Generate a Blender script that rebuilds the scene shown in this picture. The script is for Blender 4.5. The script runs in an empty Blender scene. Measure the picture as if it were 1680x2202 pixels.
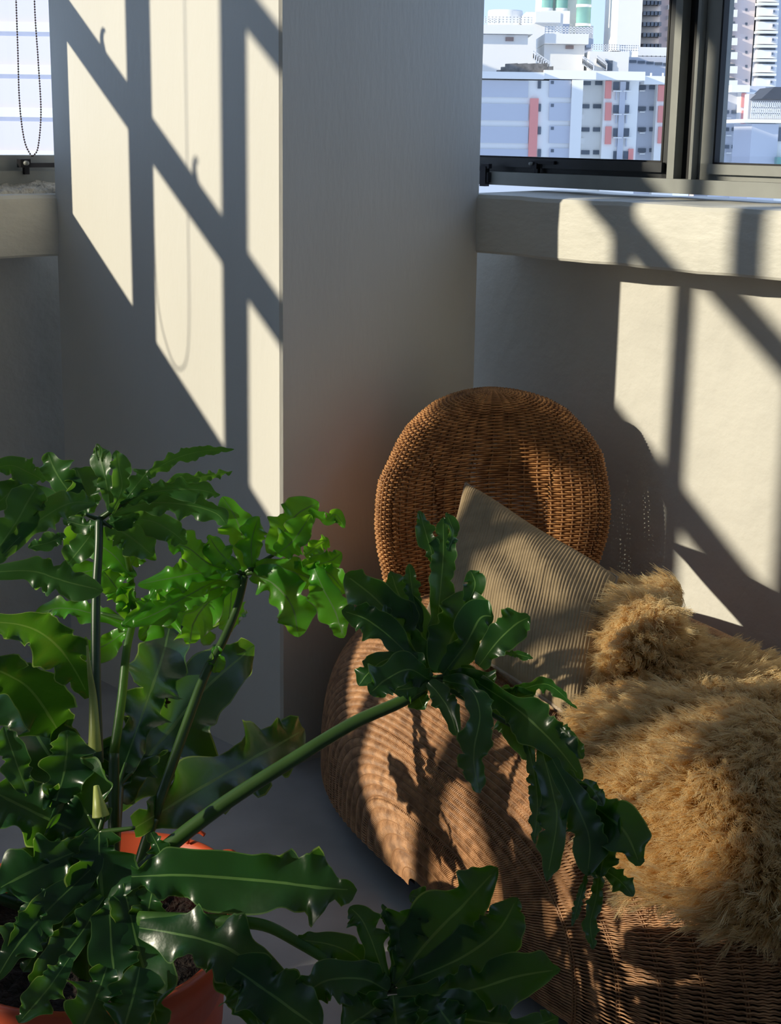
import bpy, math, random
import numpy as np
from mathutils import Matrix, Vector

# ------------------------------------------------------------------ camera, sky, sun, exposure
F = 3300.0; W = 1680; H = 2202
PITCH = math.radians(13.9); ROLL = math.radians(0.9); EYE = np.array([0, 0, 1.5])
fwd = np.array([0, math.cos(PITCH), -math.sin(PITCH)]); up0 = np.array([0, math.sin(PITCH), math.cos(PITCH)]); rt0 = np.array([1., 0, 0])
rt = rt0 * math.cos(ROLL) + up0 * math.sin(ROLL); up = -rt0 * math.sin(ROLL) + up0 * math.cos(ROLL)
YAW = math.radians(42.5)
A = np.array([math.cos(YAW), math.sin(YAW), 0]); B = np.array([-math.sin(YAW), math.cos(YAW), 0]); Z = np.array([0, 0, 1.])

scene = bpy.context.scene
cd = bpy.data.cameras.new('camera'); cam = bpy.data.objects.new('camera', cd)
scene.collection.objects.link(cam); scene.camera = cam
cd.sensor_fit = 'VERTICAL'; cd.sensor_height = 36.0; cd.sensor_width = 36.0 * W / H; cd.lens = 36.0 * F / H
cd.clip_start = 0.05; cd.clip_end = 2000
M = Matrix.Identity(4)
for i in range(3):
    M[i][0] = rt[i]; M[i][1] = up[i]; M[i][2] = -fwd[i]; M[i][3] = EYE[i]
cam.matrix_world = M

SUN = -A * 1.0 + B * 0.45 + Z * 0.353; SUN = SUN / np.linalg.norm(SUN)
sl = bpy.data.lights.new('sun', 'SUN'); so = bpy.data.objects.new('sun', sl); scene.collection.objects.link(so)
sl.energy = 12.2; sl.angle = math.radians(0.6); sl.color = (1.0, 0.875, 0.67)
so.rotation_euler = Vector(SUN).to_track_quat('Z', 'Y').to_euler(); so.location = (-3, -2, 6)
wd = bpy.data.worlds.new('sky'); scene.world = wd; wd.use_nodes = True
nt = wd.node_tree; bg = nt.nodes['Background']                      # clear sky: pale at the horizon, deeper blue overhead, dull ground below
tc = nt.nodes.new('ShaderNodeTexCoord'); sx = nt.nodes.new('ShaderNodeSeparateXYZ'); rmp = nt.nodes.new('ShaderNodeValToRGB')
nt.links.new(tc.outputs['Generated'], sx.inputs[0]); nt.links.new(sx.outputs[2], rmp.inputs[0]); nt.links.new(rmp.outputs[0], bg.inputs[0])
el = rmp.color_ramp.elements; el[0].position = 0.0; el[0].color = (.50, .63, .86, 1); el[1].position = 1.0; el[1].color = (.24, .34, .57, 1)
e = el.new(.15); e.color = (.41, .54, .77, 1)
bg.inputs[1].default_value = 3.6
vs = scene.view_settings; vs.view_transform = 'Standard'; vs.look = 'None'; vs.gamma = 1; vs.use_curve_mapping = False; vs.exposure = -1.0
scene.cycles.max_bounces = 10; scene.cycles.diffuse_bounces = 6; scene.cycles.transparent_max_bounces = 16
scene.cycles.sample_clamp_indirect = 8; scene.cycles.caustics_refractive = False; scene.cycles.caustics_reflective = False

# ------------------------------------------------------------------ helpers
def ray(px, py): return fwd + rt * (px - W / 2) / F - up * (py - H / 2) / F
def onz(px, py, z):
    d = ray(px, py); return EYE + d * (z - EYE[2]) / d[2]
def onplane(px, py, p0, n):
    d = ray(px, py); return EYE + d * (((np.array(p0) - EYE) @ n) / (d @ n))
def at(px, py, depth):                      # point at a distance along the view axis
    return EYE + ray(px, py) * depth
def nrm(v): v = np.asarray(v, float); return v / (np.linalg.norm(v) + 1e-12)
rng = np.random.default_rng(7)
C = scene.collection; ORG = {}
def reg(o, loc): ORG[o.name] = np.array(loc, float)
def meta(o, label=None, cat=None, group=None, kind=None):
    if label: o['label'] = label
    if cat: o['category'] = cat
    if group: o['group'] = group
    if kind: o['kind'] = kind
def thing(name, loc, label, cat, group=None):
    o = bpy.data.objects.new(name, None); C.objects.link(o); o.location = Vector(loc); o.empty_display_size = .05
    reg(o, loc); meta(o, label, cat, group); return o
def mk(name, V, Fc, mat, parent=None, smooth=True, **k):
    V = np.asarray(V, float); org = ORG[parent.name] if parent is not None else np.array([0, 0, 0.])
    me = bpy.data.meshes.new(name)
    V = V - org
    if isinstance(Fc, np.ndarray):
        n, m = Fc.shape
        me.vertices.add(len(V)); me.vertices.foreach_set('co', V.astype(np.float32).ravel())
        me.loops.add(n * m); me.loops.foreach_set('vertex_index', Fc.astype(np.int32).ravel())
        me.polygons.add(n); me.polygons.foreach_set('loop_start', np.arange(0, n * m, m, dtype=np.int32))
        me.polygons.foreach_set('loop_total', np.full(n, m, dtype=np.int32)); me.update(calc_edges=True)
    else:
        me.from_pydata([tuple(v) for v in V], [], [tuple(f) for f in Fc])
    if smooth: me.polygons.foreach_set('use_smooth', np.ones(len(me.polygons), dtype=bool))
    me.materials.append(mat); me.update()
    o = bpy.data.objects.new(name, me); C.objects.link(o)
    if parent is not None: o.parent = parent
    reg(o, org); meta(o, **k); return o
class MB:
    def __init__(s): s.V = []; s.F = []; s.n = 0
    def add(s, V, Fc):
        s.V.append(np.asarray(V, float)); s.F += [tuple(int(i) + s.n for i in f) for f in Fc]; s.n += len(V)
    def quad(s, pts): s.add(pts, [(0, 1, 2, 3)])
    def box(s, o, u, v, w, bev=0.0):       # corner + three edge vectors
        o, u, v, w = [np.asarray(q, float) for q in (o, u, v, w)]
        if np.cross(u, v) @ w < 0: u, v = v, u
        P = [o + u * i + v * j + w * k for k in (0, 1) for j in (0, 1) for i in (0, 1)]
        s.add(P, [(0, 2, 3, 1), (4, 5, 7, 6), (0, 1, 5, 4), (2, 6, 7, 3), (0, 4, 6, 2), (1, 3, 7, 5)])
    def tube(s, pts, r, n=8, caps=True):
        V, Fc = tube(np.asarray(pts, float), r, n, caps); s.add(V, Fc)
    def build(s, name, mat, parent=None, smooth=False, **k):
        return mk(name, np.concatenate(s.V), s.F, mat, parent, smooth, **k)
def frames(P):
    T = np.gradient(P, axis=0); T /= np.linalg.norm(T, axis=1)[:, None] + 1e-12
    ref = np.array([0, 0, 1.]) if abs(T[0][2]) < .9 else np.array([1., 0, 0])
    U = np.zeros_like(P); u = nrm(np.cross(ref, T[0]))
    for i in range(len(P)):
        u = nrm(u - T[i] * (u @ T[i])); U[i] = u
    return T, U, np.cross(T, U)
def tube(P, r, n=8, caps=True):
    T, U, Vv = frames(P); r = np.broadcast_to(np.asarray(r, float), (len(P),))
    a = np.arange(n) * 2 * math.pi / n
    R = P[:, None] + (U[:, None] * np.cos(a)[None, :, None] + Vv[:, None] * np.sin(a)[None, :, None]) * r[:, None, None]
    V = R.reshape(-1, 3); Fc = []
    for i in range(len(P) - 1):
        for j in range(n):
            k = (j + 1) % n; Fc.append((i * n + j, i * n + k, (i + 1) * n + k, (i + 1) * n + j))
    if caps: Fc.append(tuple(range(n))[::-1]); Fc.append(tuple(range((len(P) - 1) * n, len(P) * n)))
    return V, Fc
def catmull(P, n):
    P = np.asarray(P, float); m = len(P)
    if m == 2: t = np.linspace(0, 1, n)[:, None]; return P[0] * (1 - t) + P[1] * t
    Q = np.vstack([2 * P[0] - P[1], P, 2 * P[-1] - P[-2]]); out = []
    for x in np.linspace(0, m - 1, n):
        i = min(int(x), m - 2); t = x - i; a, b, c, d = Q[i], Q[i + 1], Q[i + 2], Q[i + 3]
        out.append(.5 * ((2 * b) + (c - a) * t + (2 * a - 5 * b + 4 * c - d) * t * t + (3 * b - a - 3 * c + d) * t ** 3))
    return np.array(out)
def gridfaces(nu, nv, closev=False):
    i = np.arange(nu - 1)[:, None]; j = np.arange(nv if closev else nv - 1)[None, :]; k = (j + 1) % nv
    return np.stack([i * nv + j + 0 * k, i * nv + k, (i + 1) * nv + k, (i + 1) * nv + j], -1).reshape(-1, 4)
def strands(G, N, r, sides=5):
    """many tubes at once: G (S, L, 3) centre lines, N (S, L, 3) surface normals"""
    T = np.gradient(G, axis=1); T /= np.linalg.norm(T, axis=2)[..., None] + 1e-12
    N = N - T * (N * T).sum(2)[..., None]; N /= np.linalg.norm(N, axis=2)[..., None] + 1e-12
    Bn = np.cross(T, N); a = np.arange(sides) * 2 * math.pi / sides
    if np.ndim(r): r = np.asarray(r)[:, :, None, None]
    V = G[:, :, None] + (N[:, :, None] * np.cos(a)[:, None] + Bn[:, :, None] * np.sin(a)[:, None]) * r
    S, L = G.shape[:2]; f = gridfaces(L, sides, True)
    Fc = (np.arange(S)[:, None, None] * L * sides + f[None]).reshape(-1, 4)
    return V.reshape(-1, 3), Fc

# ------------------------------------------------------------------ materials
def mat(name, col, rough=.6, var=.08, scale=8, bump=.0, bscale=60, spec=.4, metal=0, coat=0, stretch=None, coord='Object', col2=None, bdist=.01):
    m = bpy.data.materials.new(name); m.use_nodes = True; n = m.node_tree; p = n.nodes['Principled BSDF']
    p.inputs['Roughness'].default_value = rough; p.inputs['Metallic'].default_value = metal
    p.inputs['Specular IOR Level'].default_value = spec; p.inputs['Coat Weight'].default_value = coat
    tc = n.nodes.new('ShaderNodeTexCoord'); mp = n.nodes.new('ShaderNodeMapping'); n.links.new(tc.outputs[coord], mp.inputs[0])
    if stretch: mp.inputs['Scale'].default_value = stretch
    nz = n.nodes.new('ShaderNodeTexNoise'); nz.inputs['Scale'].default_value = scale; nz.inputs['Detail'].default_value = 5; n.links.new(mp.outputs[0], nz.inputs[0])
    cr = n.nodes.new('ShaderNodeValToRGB'); c = np.array(col); c2 = np.array(col2) if col2 else c * (1 + var); c1 = c * (1 - var)
    cr.color_ramp.elements[0].position = .35; cr.color_ramp.elements[1].position = .65
    cr.color_ramp.elements[0].color = (*c1, 1); cr.color_ramp.elements[1].color = (*np.clip(c2, 0, 1), 1)
    n.links.new(nz.outputs[0], cr.inputs[0]); n.links.new(cr.outputs[0], p.inputs['Base Color'])
    if bump:
        nb = n.nodes.new('ShaderNodeTexNoise'); nb.inputs['Scale'].default_value = bscale; nb.inputs['Detail'].default_value = 4; n.links.new(mp.outputs[0], nb.inputs[0])
        b = n.nodes.new('ShaderNodeBump'); b.inputs['Strength'].default_value = bump; b.inputs['Distance'].default_value = bdist
        n.links.new(nb.outputs[0], b.inputs['Height']); n.links.new(b.outputs[0], p.inputs['Normal'])
    return m
def leafmat(name, top, trans, rough=.3, fac=.4):
    m = mat(name, top, rough, .35, 14, .12, 30, spec=.5)
    n = m.node_tree; p = n.nodes['Principled BSDF']; tr = n.nodes.new('ShaderNodeBsdfTranslucent'); tr.inputs[0].default_value = (*trans, 1)
    mx = n.nodes.new('ShaderNodeMixShader'); mx.inputs[0].default_value = fac; out = n.nodes['Material Output']
    n.links.new(p.outputs[0], mx.inputs[1]); n.links.new(tr.outputs[0], mx.inputs[2]); n.links.new(mx.outputs[0], out.inputs[0]); return m
def glassmat(name, tint=(.93, .95, .96), refl=.05):
    m = bpy.data.materials.new(name); m.use_nodes = True; n = m.node_tree; n.nodes.remove(n.nodes['Principled BSDF'])
    t = n.nodes.new('ShaderNodeBsdfTransparent'); t.inputs[0].default_value = (*tint, 1)
    g = n.nodes.new('ShaderNodeBsdfGlossy'); g.inputs['Roughness'].default_value = .02
    lw = n.nodes.new('ShaderNodeLayerWeight'); lw.inputs[0].default_value = .5
    pw = n.nodes.new('ShaderNodeMath'); pw.operation = 'POWER'; pw.inputs[1].default_value = 4; n.links.new(lw.outputs['Facing'], pw.inputs[0])
    fr = n.nodes.new('ShaderNodeMath'); fr.operation = 'MULTIPLY_ADD'; fr.inputs[1].default_value = .5; fr.inputs[2].default_value = refl * .5; n.links.new(pw.outputs[0], fr.inputs[0])
    mx = n.nodes.new('ShaderNodeMixShader'); n.links.new(fr.outputs[0], mx.inputs[0])
    n.links.new(t.outputs[0], mx.inputs[1]); n.links.new(g.outputs[0], mx.inputs[2]); n.links.new(mx.outputs[0], n.nodes['Material Output'].inputs[0]); return m
WALLC = (.70, .68, .625)
m_wall = mat('painted_wall', WALLC, .55, .03, 3, .35, 90, .3, stretch=(1, 1, .25), bdist=.002)
m_wall2 = mat('rough_painted_wall', (.66, .64, .585), .6, .05, 4, .5, 25, .3, bdist=.006)
m_ledge = mat('painted_ledge', (.70, .68, .61), .5, .05, 6, .5, 30, .35, stretch=(1, 1, 2), bdist=.004)
m_floor = mat('cement_floor', (.40, .395, .40), .45, .10, 5, .15, 40, .4, bdist=.003)
m_ceil = mat('ceiling_paint', (.62, .61, .58), .8)
m_frame = mat('grey_aluminium', (.27, .28, .265), .4, .05, 20, spec=.5)
m_framed = mat('dark_aluminium', (.04, .043, .048), .35, .05, 20, spec=.5, metal=.2)
m_rubber = mat('black_gasket', (.008, .008, .01), .6)
m_latch = mat('dark_latch_metal', (.03, .03, .035), .3, metal=.6)
m_plaster = mat('rough_cement_sill', (.62, .58, .50), .9, .2, 25, 1.0, 60, .2, bdist=.02)
m_glass = glassmat('clear_glass')
m_chain = mat('chain_metal', (.12, .09, .08), .4, metal=.5)
m_wick = mat('rattan', (.38, .185, .085), .42, .30, 40, .2, 200, .45, col2=(.58, .31, .15))
m_wick_d = mat('rattan_back', (.46, .20, .07), .42, .30, 40, .2, 200, .45, col2=(.68, .34, .13))
m_stake = mat('rattan_stake', (.34, .17, .08), .5, .2, 30)
m_inner = mat('basket_inside_shade', (.035, .018, .009), .9)  # near-black brown that stands in for the darkness inside the basket
m_cord = mat('corduroy', (.33, .245, .145), .95, .10, 30, .4, 400, .15, bdist=.001)
m_cordb = mat('pillow_back_cloth', (.42, .33, .24), .95, .10, 20, .4, 200, .15)
m_matt = mat('mattress_cloth', (.33, .25, .16), .95, .1, 20, .3, 200, .2)
m_terra = mat('orange_plastic', (.56, .085, .03), .42, .10, 6, spec=.4)
m_soil = mat('potting_soil', (.018, .011, .008), .9, .5, 60, 1.0, 90, .3, bdist=.02)

# ------------------------------------------------------------------ the room
P0 = onz(606, 1655, 0)                          # foot of the column's near corner
AR = 0.629; BL = 0.97; REC = 0.14               # column depth, column width, recess of the lower walls
def P(a, b, z): return P0 + A * a + B * b + Z * z
AM, BM, ZC = -7.0, -4.6, 3.25
def room_box(name, a0, a1, b0, b1, z0, z1, m, **k):
    mb = MB(); mb.box(P(a0, b0, z0), A * (a1 - a0), B * (b1 - b0), Z * (z1 - z0)); return mb.build(name, m, **k)
S = dict(kind='structure')
room_box('floor', AM, AR + 1.3, BM, BL + 1.3, -.12, 0, m_floor, **S)
room_box('ceiling', AM, AR + .5, BM, BL + .5, ZC, ZC + .15, m_ceil, **S)
# column, with slightly softened arrises
mb = MB(); r = .006
ring = [(r, 0), (0, r), (0, BL - r), (r, BL), (AR, BL), (AR, r), (AR - r, 0)]
n = len(ring)
V = [P(a, b, 0) for a, b in ring] + [P(a, b, ZC) for a, b in ring]
mb.add(V, [(i, (i + 1) % n, n + (i + 1) % n, n + i) for i in range(n)] + [tuple(range(n))[::-1], tuple(range(n, 2 * n))])
mb.build('wall_column', m_wall, **S)
ZS_R, ZS_L = 1.357, 1.328
# right wall (below window) and its ledge
room_box('wall_right', AR + REC, AR + REC + .16, BM, .35, 0, 1.30, m_wall2, **S)
def ledge(name, along, n, s0, s1, front, z0, z1, depth):
    """rounded, slightly wavy plastered ledge; along = run direction, n = direction into the wall"""
    prof = [(depth, z0 + .0), (.004, z0), (0, z0 + .006), (-.002, (z0 + z1) / 2), (0, z1 - .012), (.006, z1 - .003), (.02, z1), (depth, z1 + .004)]
    K = 60; V = []
    for i in range(K + 1):
        s = s0 + (s1 - s0) * i / K
        w = .0016 * math.sin(s * 17) + .001 * math.sin(s * 43 + 1)
        for d, z in prof: V.append(front + along * s + n * (d + w) + Z * (z + .6 * w))
    m = len(prof); Fc = [(i * m + j, i * m + (j + 1) % m, (i + 1) * m + (j + 1) % m, (i + 1) * m + j) for i in range(K) for j in range(m)]
    Fc += [tuple(range(m)), tuple(range(K * m, (K + 1) * m))[::-1]]
    me = mk(name, V, Fc, m_ledge, None, False, **S); return me
ledge('trim_1', -B, A, -.012, 4.6, P(AR - .012, 0, 0), 1.212, ZS_R, .32)
room_box('wall_left', AM, AR + .2, BL + REC, BL + REC + .16, 0, 1.25, m_wall2, **S)
ledge('trim_2', -A, B, -.01, 7.0, P(0, BL - .012, 0), 1.164, ZS_L, .26)
room_box('wall_back', AM - .15, AM, BM, BL + .5, 0, ZC, m_wall, **S)
room_box('wall_near', AM, AR + .6, BM - .15, BM, 0, ZC, m_wall, **S)
room_box('trim_3', AR + .06, AR + .38, BM, BL + .4, 2.72, ZC, m_wall, **S)   # lintel over the right window
room_box('trim_4', AM, AR + .3, BL + .0, BL + .32, 3.12, ZC, m_wall, **S)    # lintel over the left window

# ------------------------------------------------------------------ left window: mullions and transoms cast the wall pattern
BW = 1.10
wl = thing('window_1', P(-3, BW, 1.33), None, None); meta(wl, kind='structure')
def lbar(name, a0, a1, z0, z1, d=.05, m=m_frame, off=0):
    mb = MB(); mb.box(P(a0, BW - d / 2 + off, z0), A * (a1 - a0), B * d, Z * (z1 - z0)); return mb.build(name, m, wl)
mull = [(-.345, -.435), (-1.155, -1.278), (-2.01, -2.125), (-2.842, -2.878), (-3.565, -3.655)]
k = -4.45
while k > AM + .1: mull.append((k + .05, k - .05)); k -= .845
for a1, a0 in mull: lbar('mullion', a0, a1, 1.38, 3.12)
lbar('transom', AM, .55, 1.905, 1.98); lbar('transom', AM, .55, 2.50, 2.56)
lbar('window_frame', AM, .55, 1.33, 1.425, .07); lbar('window_frame', AM, .55, 3.06, 3.12, .07)
lbar('frame_rail', AM, .55, 1.345, 1.385, .03, m_frame, -.045)
edges = [.55] + [e for q in mull for e in q] + [AM]
for i in range(0, len(edges) - 1, 2):
    for z0, z1 in ((1.425, 1.905), (1.98, 2.50), (2.56, 3.06)):
        mb = MB(); mb.box(P(edges[i + 1], BW - .003, z0), A * (edges[i] - edges[i + 1]), B * .006, Z * (z1 - z0)); mb.build('pane', m_glass, wl)
for a in (-.83, -1.69):                      # small hooked window handles standing on the transom
    c = np.array([P(a, BW - .02, 1.975), P(a + .012, BW - .02, 1.99), P(a + .016, BW - .02, 2.005), P(a + .004, BW - .02, 2.025), P(a - .012, BW - .02, 2.03)])
    V, Fc = tube(catmull(c, 16), np.linspace(.011, .006, 16), 8); mk('window_hook', V, Fc, m_latch, wl)
# stay arm at the foot of the left window
mb = MB(); q = onplane(45, 350, P(0, BW - .06, 0), B)
mb.box(q + Z * -.012 + A * .012, A * .09, B * -.012, Z * .012); mb.box(q + Z * -.012 - A * .012, A * .03, B * -.02, Z * .022)
mb.box(q + Z * -.03 + A * .004, A * .014, B * -.012, Z * .025); mb.build('stay_arm', m_latch, wl)
V, Fc = tube(np.array([q - B * .02, q - B * .034]), .006, 12); mk('stay_knob', V, Fc, m_frame, wl)
# crumbled cement packed along the left sill
K = 40; Lr = 14; V = []
for i in range(K):
    for j in range(Lr):
        a = .08 - i * .018; v = j / (Lr - 1); hgt = .012 + .022 * v + rng.normal(0, .003) + .010 * math.exp(-((a + .0) / .05) ** 2) * v
        V.append(P(a + rng.normal(0, .002), BL + .005 + .10 * v + rng.normal(0, .002), ZS_L - .004 + (hgt if 0 < j else -.004)))
mk('trim_5', V, gridfaces(K, Lr), m_plaster, None, True, **S)

# ------------------------------------------------------------------ right window
AW = AR + .20
wr = thing('window_2', P(AW, -.6, 1.37), None, None); meta(wr, kind='structure')
def rbar(name, s0, s1, z0, z1, d=.05, m=m_frame, off=0.):
    mb = MB(); mb.box(P(AW + off, -s1, z0), B * (s1 - s0), A * d, Z * (z1 - z0)); return mb.build(name, m, wr)
rbar('window_frame', -.35, 4.5, 1.372, 1.405, .09, m_frame, -.045)
rbar('window_frame', -.35, 4.5, 2.68, 2.74, .07)
g = [(-.32, .408), (.554, 1.22), (1.37, 2.05), (2.2, 2.9), (3.05, 3.75)]
for i, (s0, s1) in enumerate(g):
    fw = .030 if i == 0 else .042; mm = m_framed if i == 0 else m_frame
    rbar('sash_rail', s0 - fw, s1 + fw, 1.405, 1.441, .04, mm, -.01); rbar('sash_rail', s0 - fw, s1 + fw, 2.64, 2.68, .04, mm)
    rbar('sash_bead', s0 - .008, s1 + .008, 1.418, 1.4405, .012, m_frame if i else m_framed, -.022)
    rbar('sash_stile', s0 - fw, s0, 1.405, 2.68, .04, mm, -.01); rbar('sash_stile', s1, s1 + fw, 1.405, 2.68, .04, mm, -.01)
    rbar('gasket', s1 - .004, s1 + .001, 1.441, 2.64, .02, m_rubber, -.012) ; rbar('gasket', s0 - .001, s0 + .004, 1.441, 2.64, .02, m_rubber, -.012)
    rbar('gasket', s0, s1, 1.4405, 1.4445, .02, m_rubber, -.012)
    rbar('pane', s0, s1, 1.441, 2.64, .006, m_glass)
    if i < 4:
        e = s1 + fw; rbar('mullion', e, e + .020, 1.395, 2.70, .06, m_frame, -.03)
        rbar('mullion', e + .02, g[i + 1][0] - .052, 1.395, 2.70, .03, m_rubber, .0)
        rbar('mullion', g[i + 1][0] - .053, g[i + 1][0] - .045, 1.395, 2.70, .06, m_frame, -.03)
q = onplane(1150, 352, P(AW - .02, 0, 0), A)
mb = MB(); mb.box(q, -B * .075, A * -.012, Z * .008); mb.box(q - Z * .012, -B * .02, A * -.015, Z * .014); mb.box(q - Z * .028 - B * .008, -B * .012, A * -.01, Z * .018)
mb.build('stay_arm', m_latch, wr)
V, Fc = tube(np.array([q - B * .003, q - B * .003 - A * .022]), .004, 10); mk('stay_knob', V, Fc, m_frame, wr)
q = onplane(1040, 400, P(AW - .05, 0, 0), A)
mb = MB(); mb.box(q, -B * .02, A * -.015, Z * .05); mb.box(q + Z * .01 - B * .018, -B * .008, A * -.012, Z * .025); mb.box(q + Z * .045, -B * .028, A * -.012, Z * .012)
mb.build('window_catch', m_latch, wr)

# ------------------------------------------------------------------ wicker daybed
YD = .4678; D = np.array([math.sin(YD), -math.cos(YD), 0]); E = np.array([math.cos(YD), math.sin(YD), 0])   # D towards the foot, E to the right
BC = np.array([.4958, 2.9172, 0]); LH, LF, LB, BZ, BH, BM_, BP = .8907, .9008, .480, .0733, .4567, 2.7716, 2.947
def spow(c, e): return np.sign(c) * np.abs(c) ** e
def bed(th, ph):
    """shell of the base: th runs from under the foot over the top to the head, ph from left to right"""
    th = np.asarray(th, float); v = np.sin((np.asarray(ph, float) - .5) * math.pi * .992)
    w = np.maximum(1 - np.abs(v) ** BM_, 1e-7) ** (1 / BM_); c = spow(np.cos(th), 2 / BP); q = spow(np.sin(th), 2 / BP)
    x = np.where(c > 0, LF, LH) * c * w; y = LB * v
    z = BZ + np.where(q > 0, BH, BZ + .02) * q * w
    z = z - .05 * np.exp(-((y - .03) / .27) ** 2 - (x / .5) ** 2) * (q > 0) * np.clip(q, 0, 1) ** 2      # a shallow dip where one lies
    return BC + D * x[..., None] + E * y[..., None] + Z * np.maximum(z, .004)[..., None]
def surf_normals(f, u, v, du=1e-3, dv=1e-3):
    pu = f(u + du, v) - f(u - du, v); pv = f(u, v + dv) - f(u, v - dv)
    n = np.cross(pu, pv); return n / (np.linalg.norm(n, axis=-1)[..., None] + 1e-12)
def zbed(p):
    v = np.asarray(p)[..., :2] - BC[:2]; x = v @ D[:2]; yy = v @ E[:2]; w = np.clip(1 - np.clip(np.abs(yy) / LB, 0, .999) ** BM_, 1e-4, 1) ** (1 / BM_)
    u = np.clip(np.abs(x) / (np.where(x > 0, LF, LH) * w), 0, .999); q = (1 - u ** BP) ** (1 / BP)
    return BZ + BH * w * q - .05 * np.exp(-((yy - .03) / .27) ** 2 - (x / .5) ** 2) * q ** 2
def onbed(px, py, off):
    z = .48
    for _ in range(30): z = .6 * z + .4 * (float(zbed(onz(px, py, z))) + off)
    return onz(px, py, z)
bedroot = thing('wicker_daybed', BC, 'brown woven rattan daybed with a tall rounded back, standing in the corner', 'daybed')
def arc_samples(f, lo, hi, step, n=4000):
    t = np.linspace(lo, hi, n); p = f(t); d = np.linalg.norm(np.diff(p, axis=0), axis=1); s = np.concatenate([[0], np.cumsum(d)])
    k = int(s[-1] / step); return np.interp(np.linspace(0, s[-1], k), s, t)
NST = 108                                          # stakes round the section
ths = arc_samples(lambda t: bed(t, np.full_like(t, .5)), math.radians(-12), math.radians(192), .0052)
phs = np.linspace(.0, .97, NST * 5)
TH, PH = np.meshgrid(ths, phs, indexing='ij')
ph_ = PH * NST
wob = .0009 * np.sin(2 * math.pi * ph_ + .6)
dth = np.gradient(ths)[:, None]
THs = np.clip(TH + wob / .0052 * dth, -.9, 4.0)
Pt = bed(THs, PH); Nn = surf_normals(bed, TH, PH)
flip = np.sign(((Pt - (BC + Z * .22)) * Nn).sum(-1)); Nn *= flip[..., None]
rowi = np.arange(len(ths))[:, None]
inphase = np.cos(2 * math.pi * ph_); alt = np.cos(math.pi * (ph_ - .5) / 4 + math.pi * (rowi % 2))
mixf = 1 / (1 + np.exp((TH - .95) * 9))
WV = np.clip((1 - np.abs(np.sin((PH - .5) * math.pi * .992)) ** BM_) ** (1 / BM_), .12, 1)
Pt = Pt + Nn * (.0028 * (.35 + .65 * WV) * (inphase * (1 - mixf) + 1.25 * alt * mixf))[..., None]
VS, FS, nb = [], [], 0                            # weavers drop out in turn where they crowd together towards the sides
for sel, lo in ((rowi[:, 0] % 2 == 1, .56), (rowi[:, 0] % 4 == 2, .30), (rowi[:, 0] % 4 == 0, .0)):
    cols = WV[0] >= lo; w1 = WV[sel][:, cols]; rr = .0023 * np.where(w1 >= .56, w1, np.where(w1 >= .30, np.minimum(1.9 * w1, 1), np.minimum(3.6 * w1, 1)))
    if lo == .56: rr = .0023 * w1
    v1, f1 = strands(Pt[sel][:, cols], Nn[sel][:, cols], rr, 4); VS.append(v1); FS.append(f1 + nb); nb += len(v1)
V_, F_ = np.concatenate(VS), np.concatenate(FS)
mk('base_weave', V_, F_, m_wick, bedroot, kind='stuff')
sp = (np.arange(NST) + .5) / NST; st = np.linspace(-.25, 3.35, 110)
sp = np.concatenate([sp, sp[::4] + .0024])
SP, ST = np.meshgrid(sp, st, indexing='ij'); ST = np.where((np.arange(len(sp)) % 4 != 0)[:, None] & (np.arange(len(sp)) < NST)[:, None], np.maximum(ST, .9 + 0 * ST), ST); Ps = bed(ST, SP); Ns = surf_normals(bed, ST, SP)
Ns *= np.sign(((Ps - (BC + Z * .22)) * Ns).sum(-1))[..., None]
V_, F_ = strands(Ps - Ns * .0012, Ns, .0021, 4); mk('base_stakes', V_, F_, m_stake, bedroot, kind='stuff')
gt = np.linspace(-.5, 3.6, 60); gp = np.linspace(0, 1, 70); GT, GP = np.meshgrid(gt, gp, indexing='ij')
Pg = bed(GT, GP); Ng = surf_normals(bed, GT, GP); Ng *= np.sign(((Pg - (BC + Z * .22)) * Ng).sum(-1))[..., None]
mk('base_inside_shade', (Pg - Ng * .012).reshape(-1, 3), gridfaces(60, 70), m_inner, bedroot)  # added dark sheet behind the weave: stops leaks, its colour plays the inside shade

# the back: a fan-shaped cushion-like basket whose outline is rolled over
YB = math.radians(15); DB = np.array([math.sin(YB), -math.cos(YB), 0]); EB = np.array([math.cos(YB), math.sin(YB), 0]); BK = np.array([.160, 3.52, 0])                         # foot of the back
bkn = nrm(DB * math.cos(math.radians(7)) + Z * math.sin(math.radians(7)))
outl = [(836, 2), (838, 30), (842, 62), (849, 92), (860, 124), (880, 157), (905, 184), (935, 207), (970, 226), (1010, 240), (1050, 246), (1100, 248), (1150, 242), (1200, 230), (1250, 212), (1300, 195), (1350, 183), (1400, 178), (1450, 176), (1500, 176)]
zz, hw, cx = [], [], []
for y_, h_ in outl:
    c_ = 1040 + (12 if y_ < 900 else (8 if y_ < 1000 else 0)) - (8 if y_ > 1200 else 0)
    q = onplane(c_, y_, BK + Z * .36, bkn); l_ = onplane(c_ - h_, y_, BK + Z * .36, bkn); r_ = onplane(c_ + h_, y_, BK + Z * .36, bkn)
    zz.append((q - BK) @ Z); hw.append((r_ - l_) @ EB / 2); cx.append((q - BK) @ EB)
zz, hw, cx = map(np.array, (zz, hw, cx))
arc = np.concatenate([[0], np.cumsum(np.hypot(np.diff(zz), np.diff(hw)))]); TOT = arc[-1]
def bsec(v):
    v = np.asarray(v) * TOT
    return np.interp(v, arc, zz), np.interp(v, arc, hw), np.interp(v, arc, cx)
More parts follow.
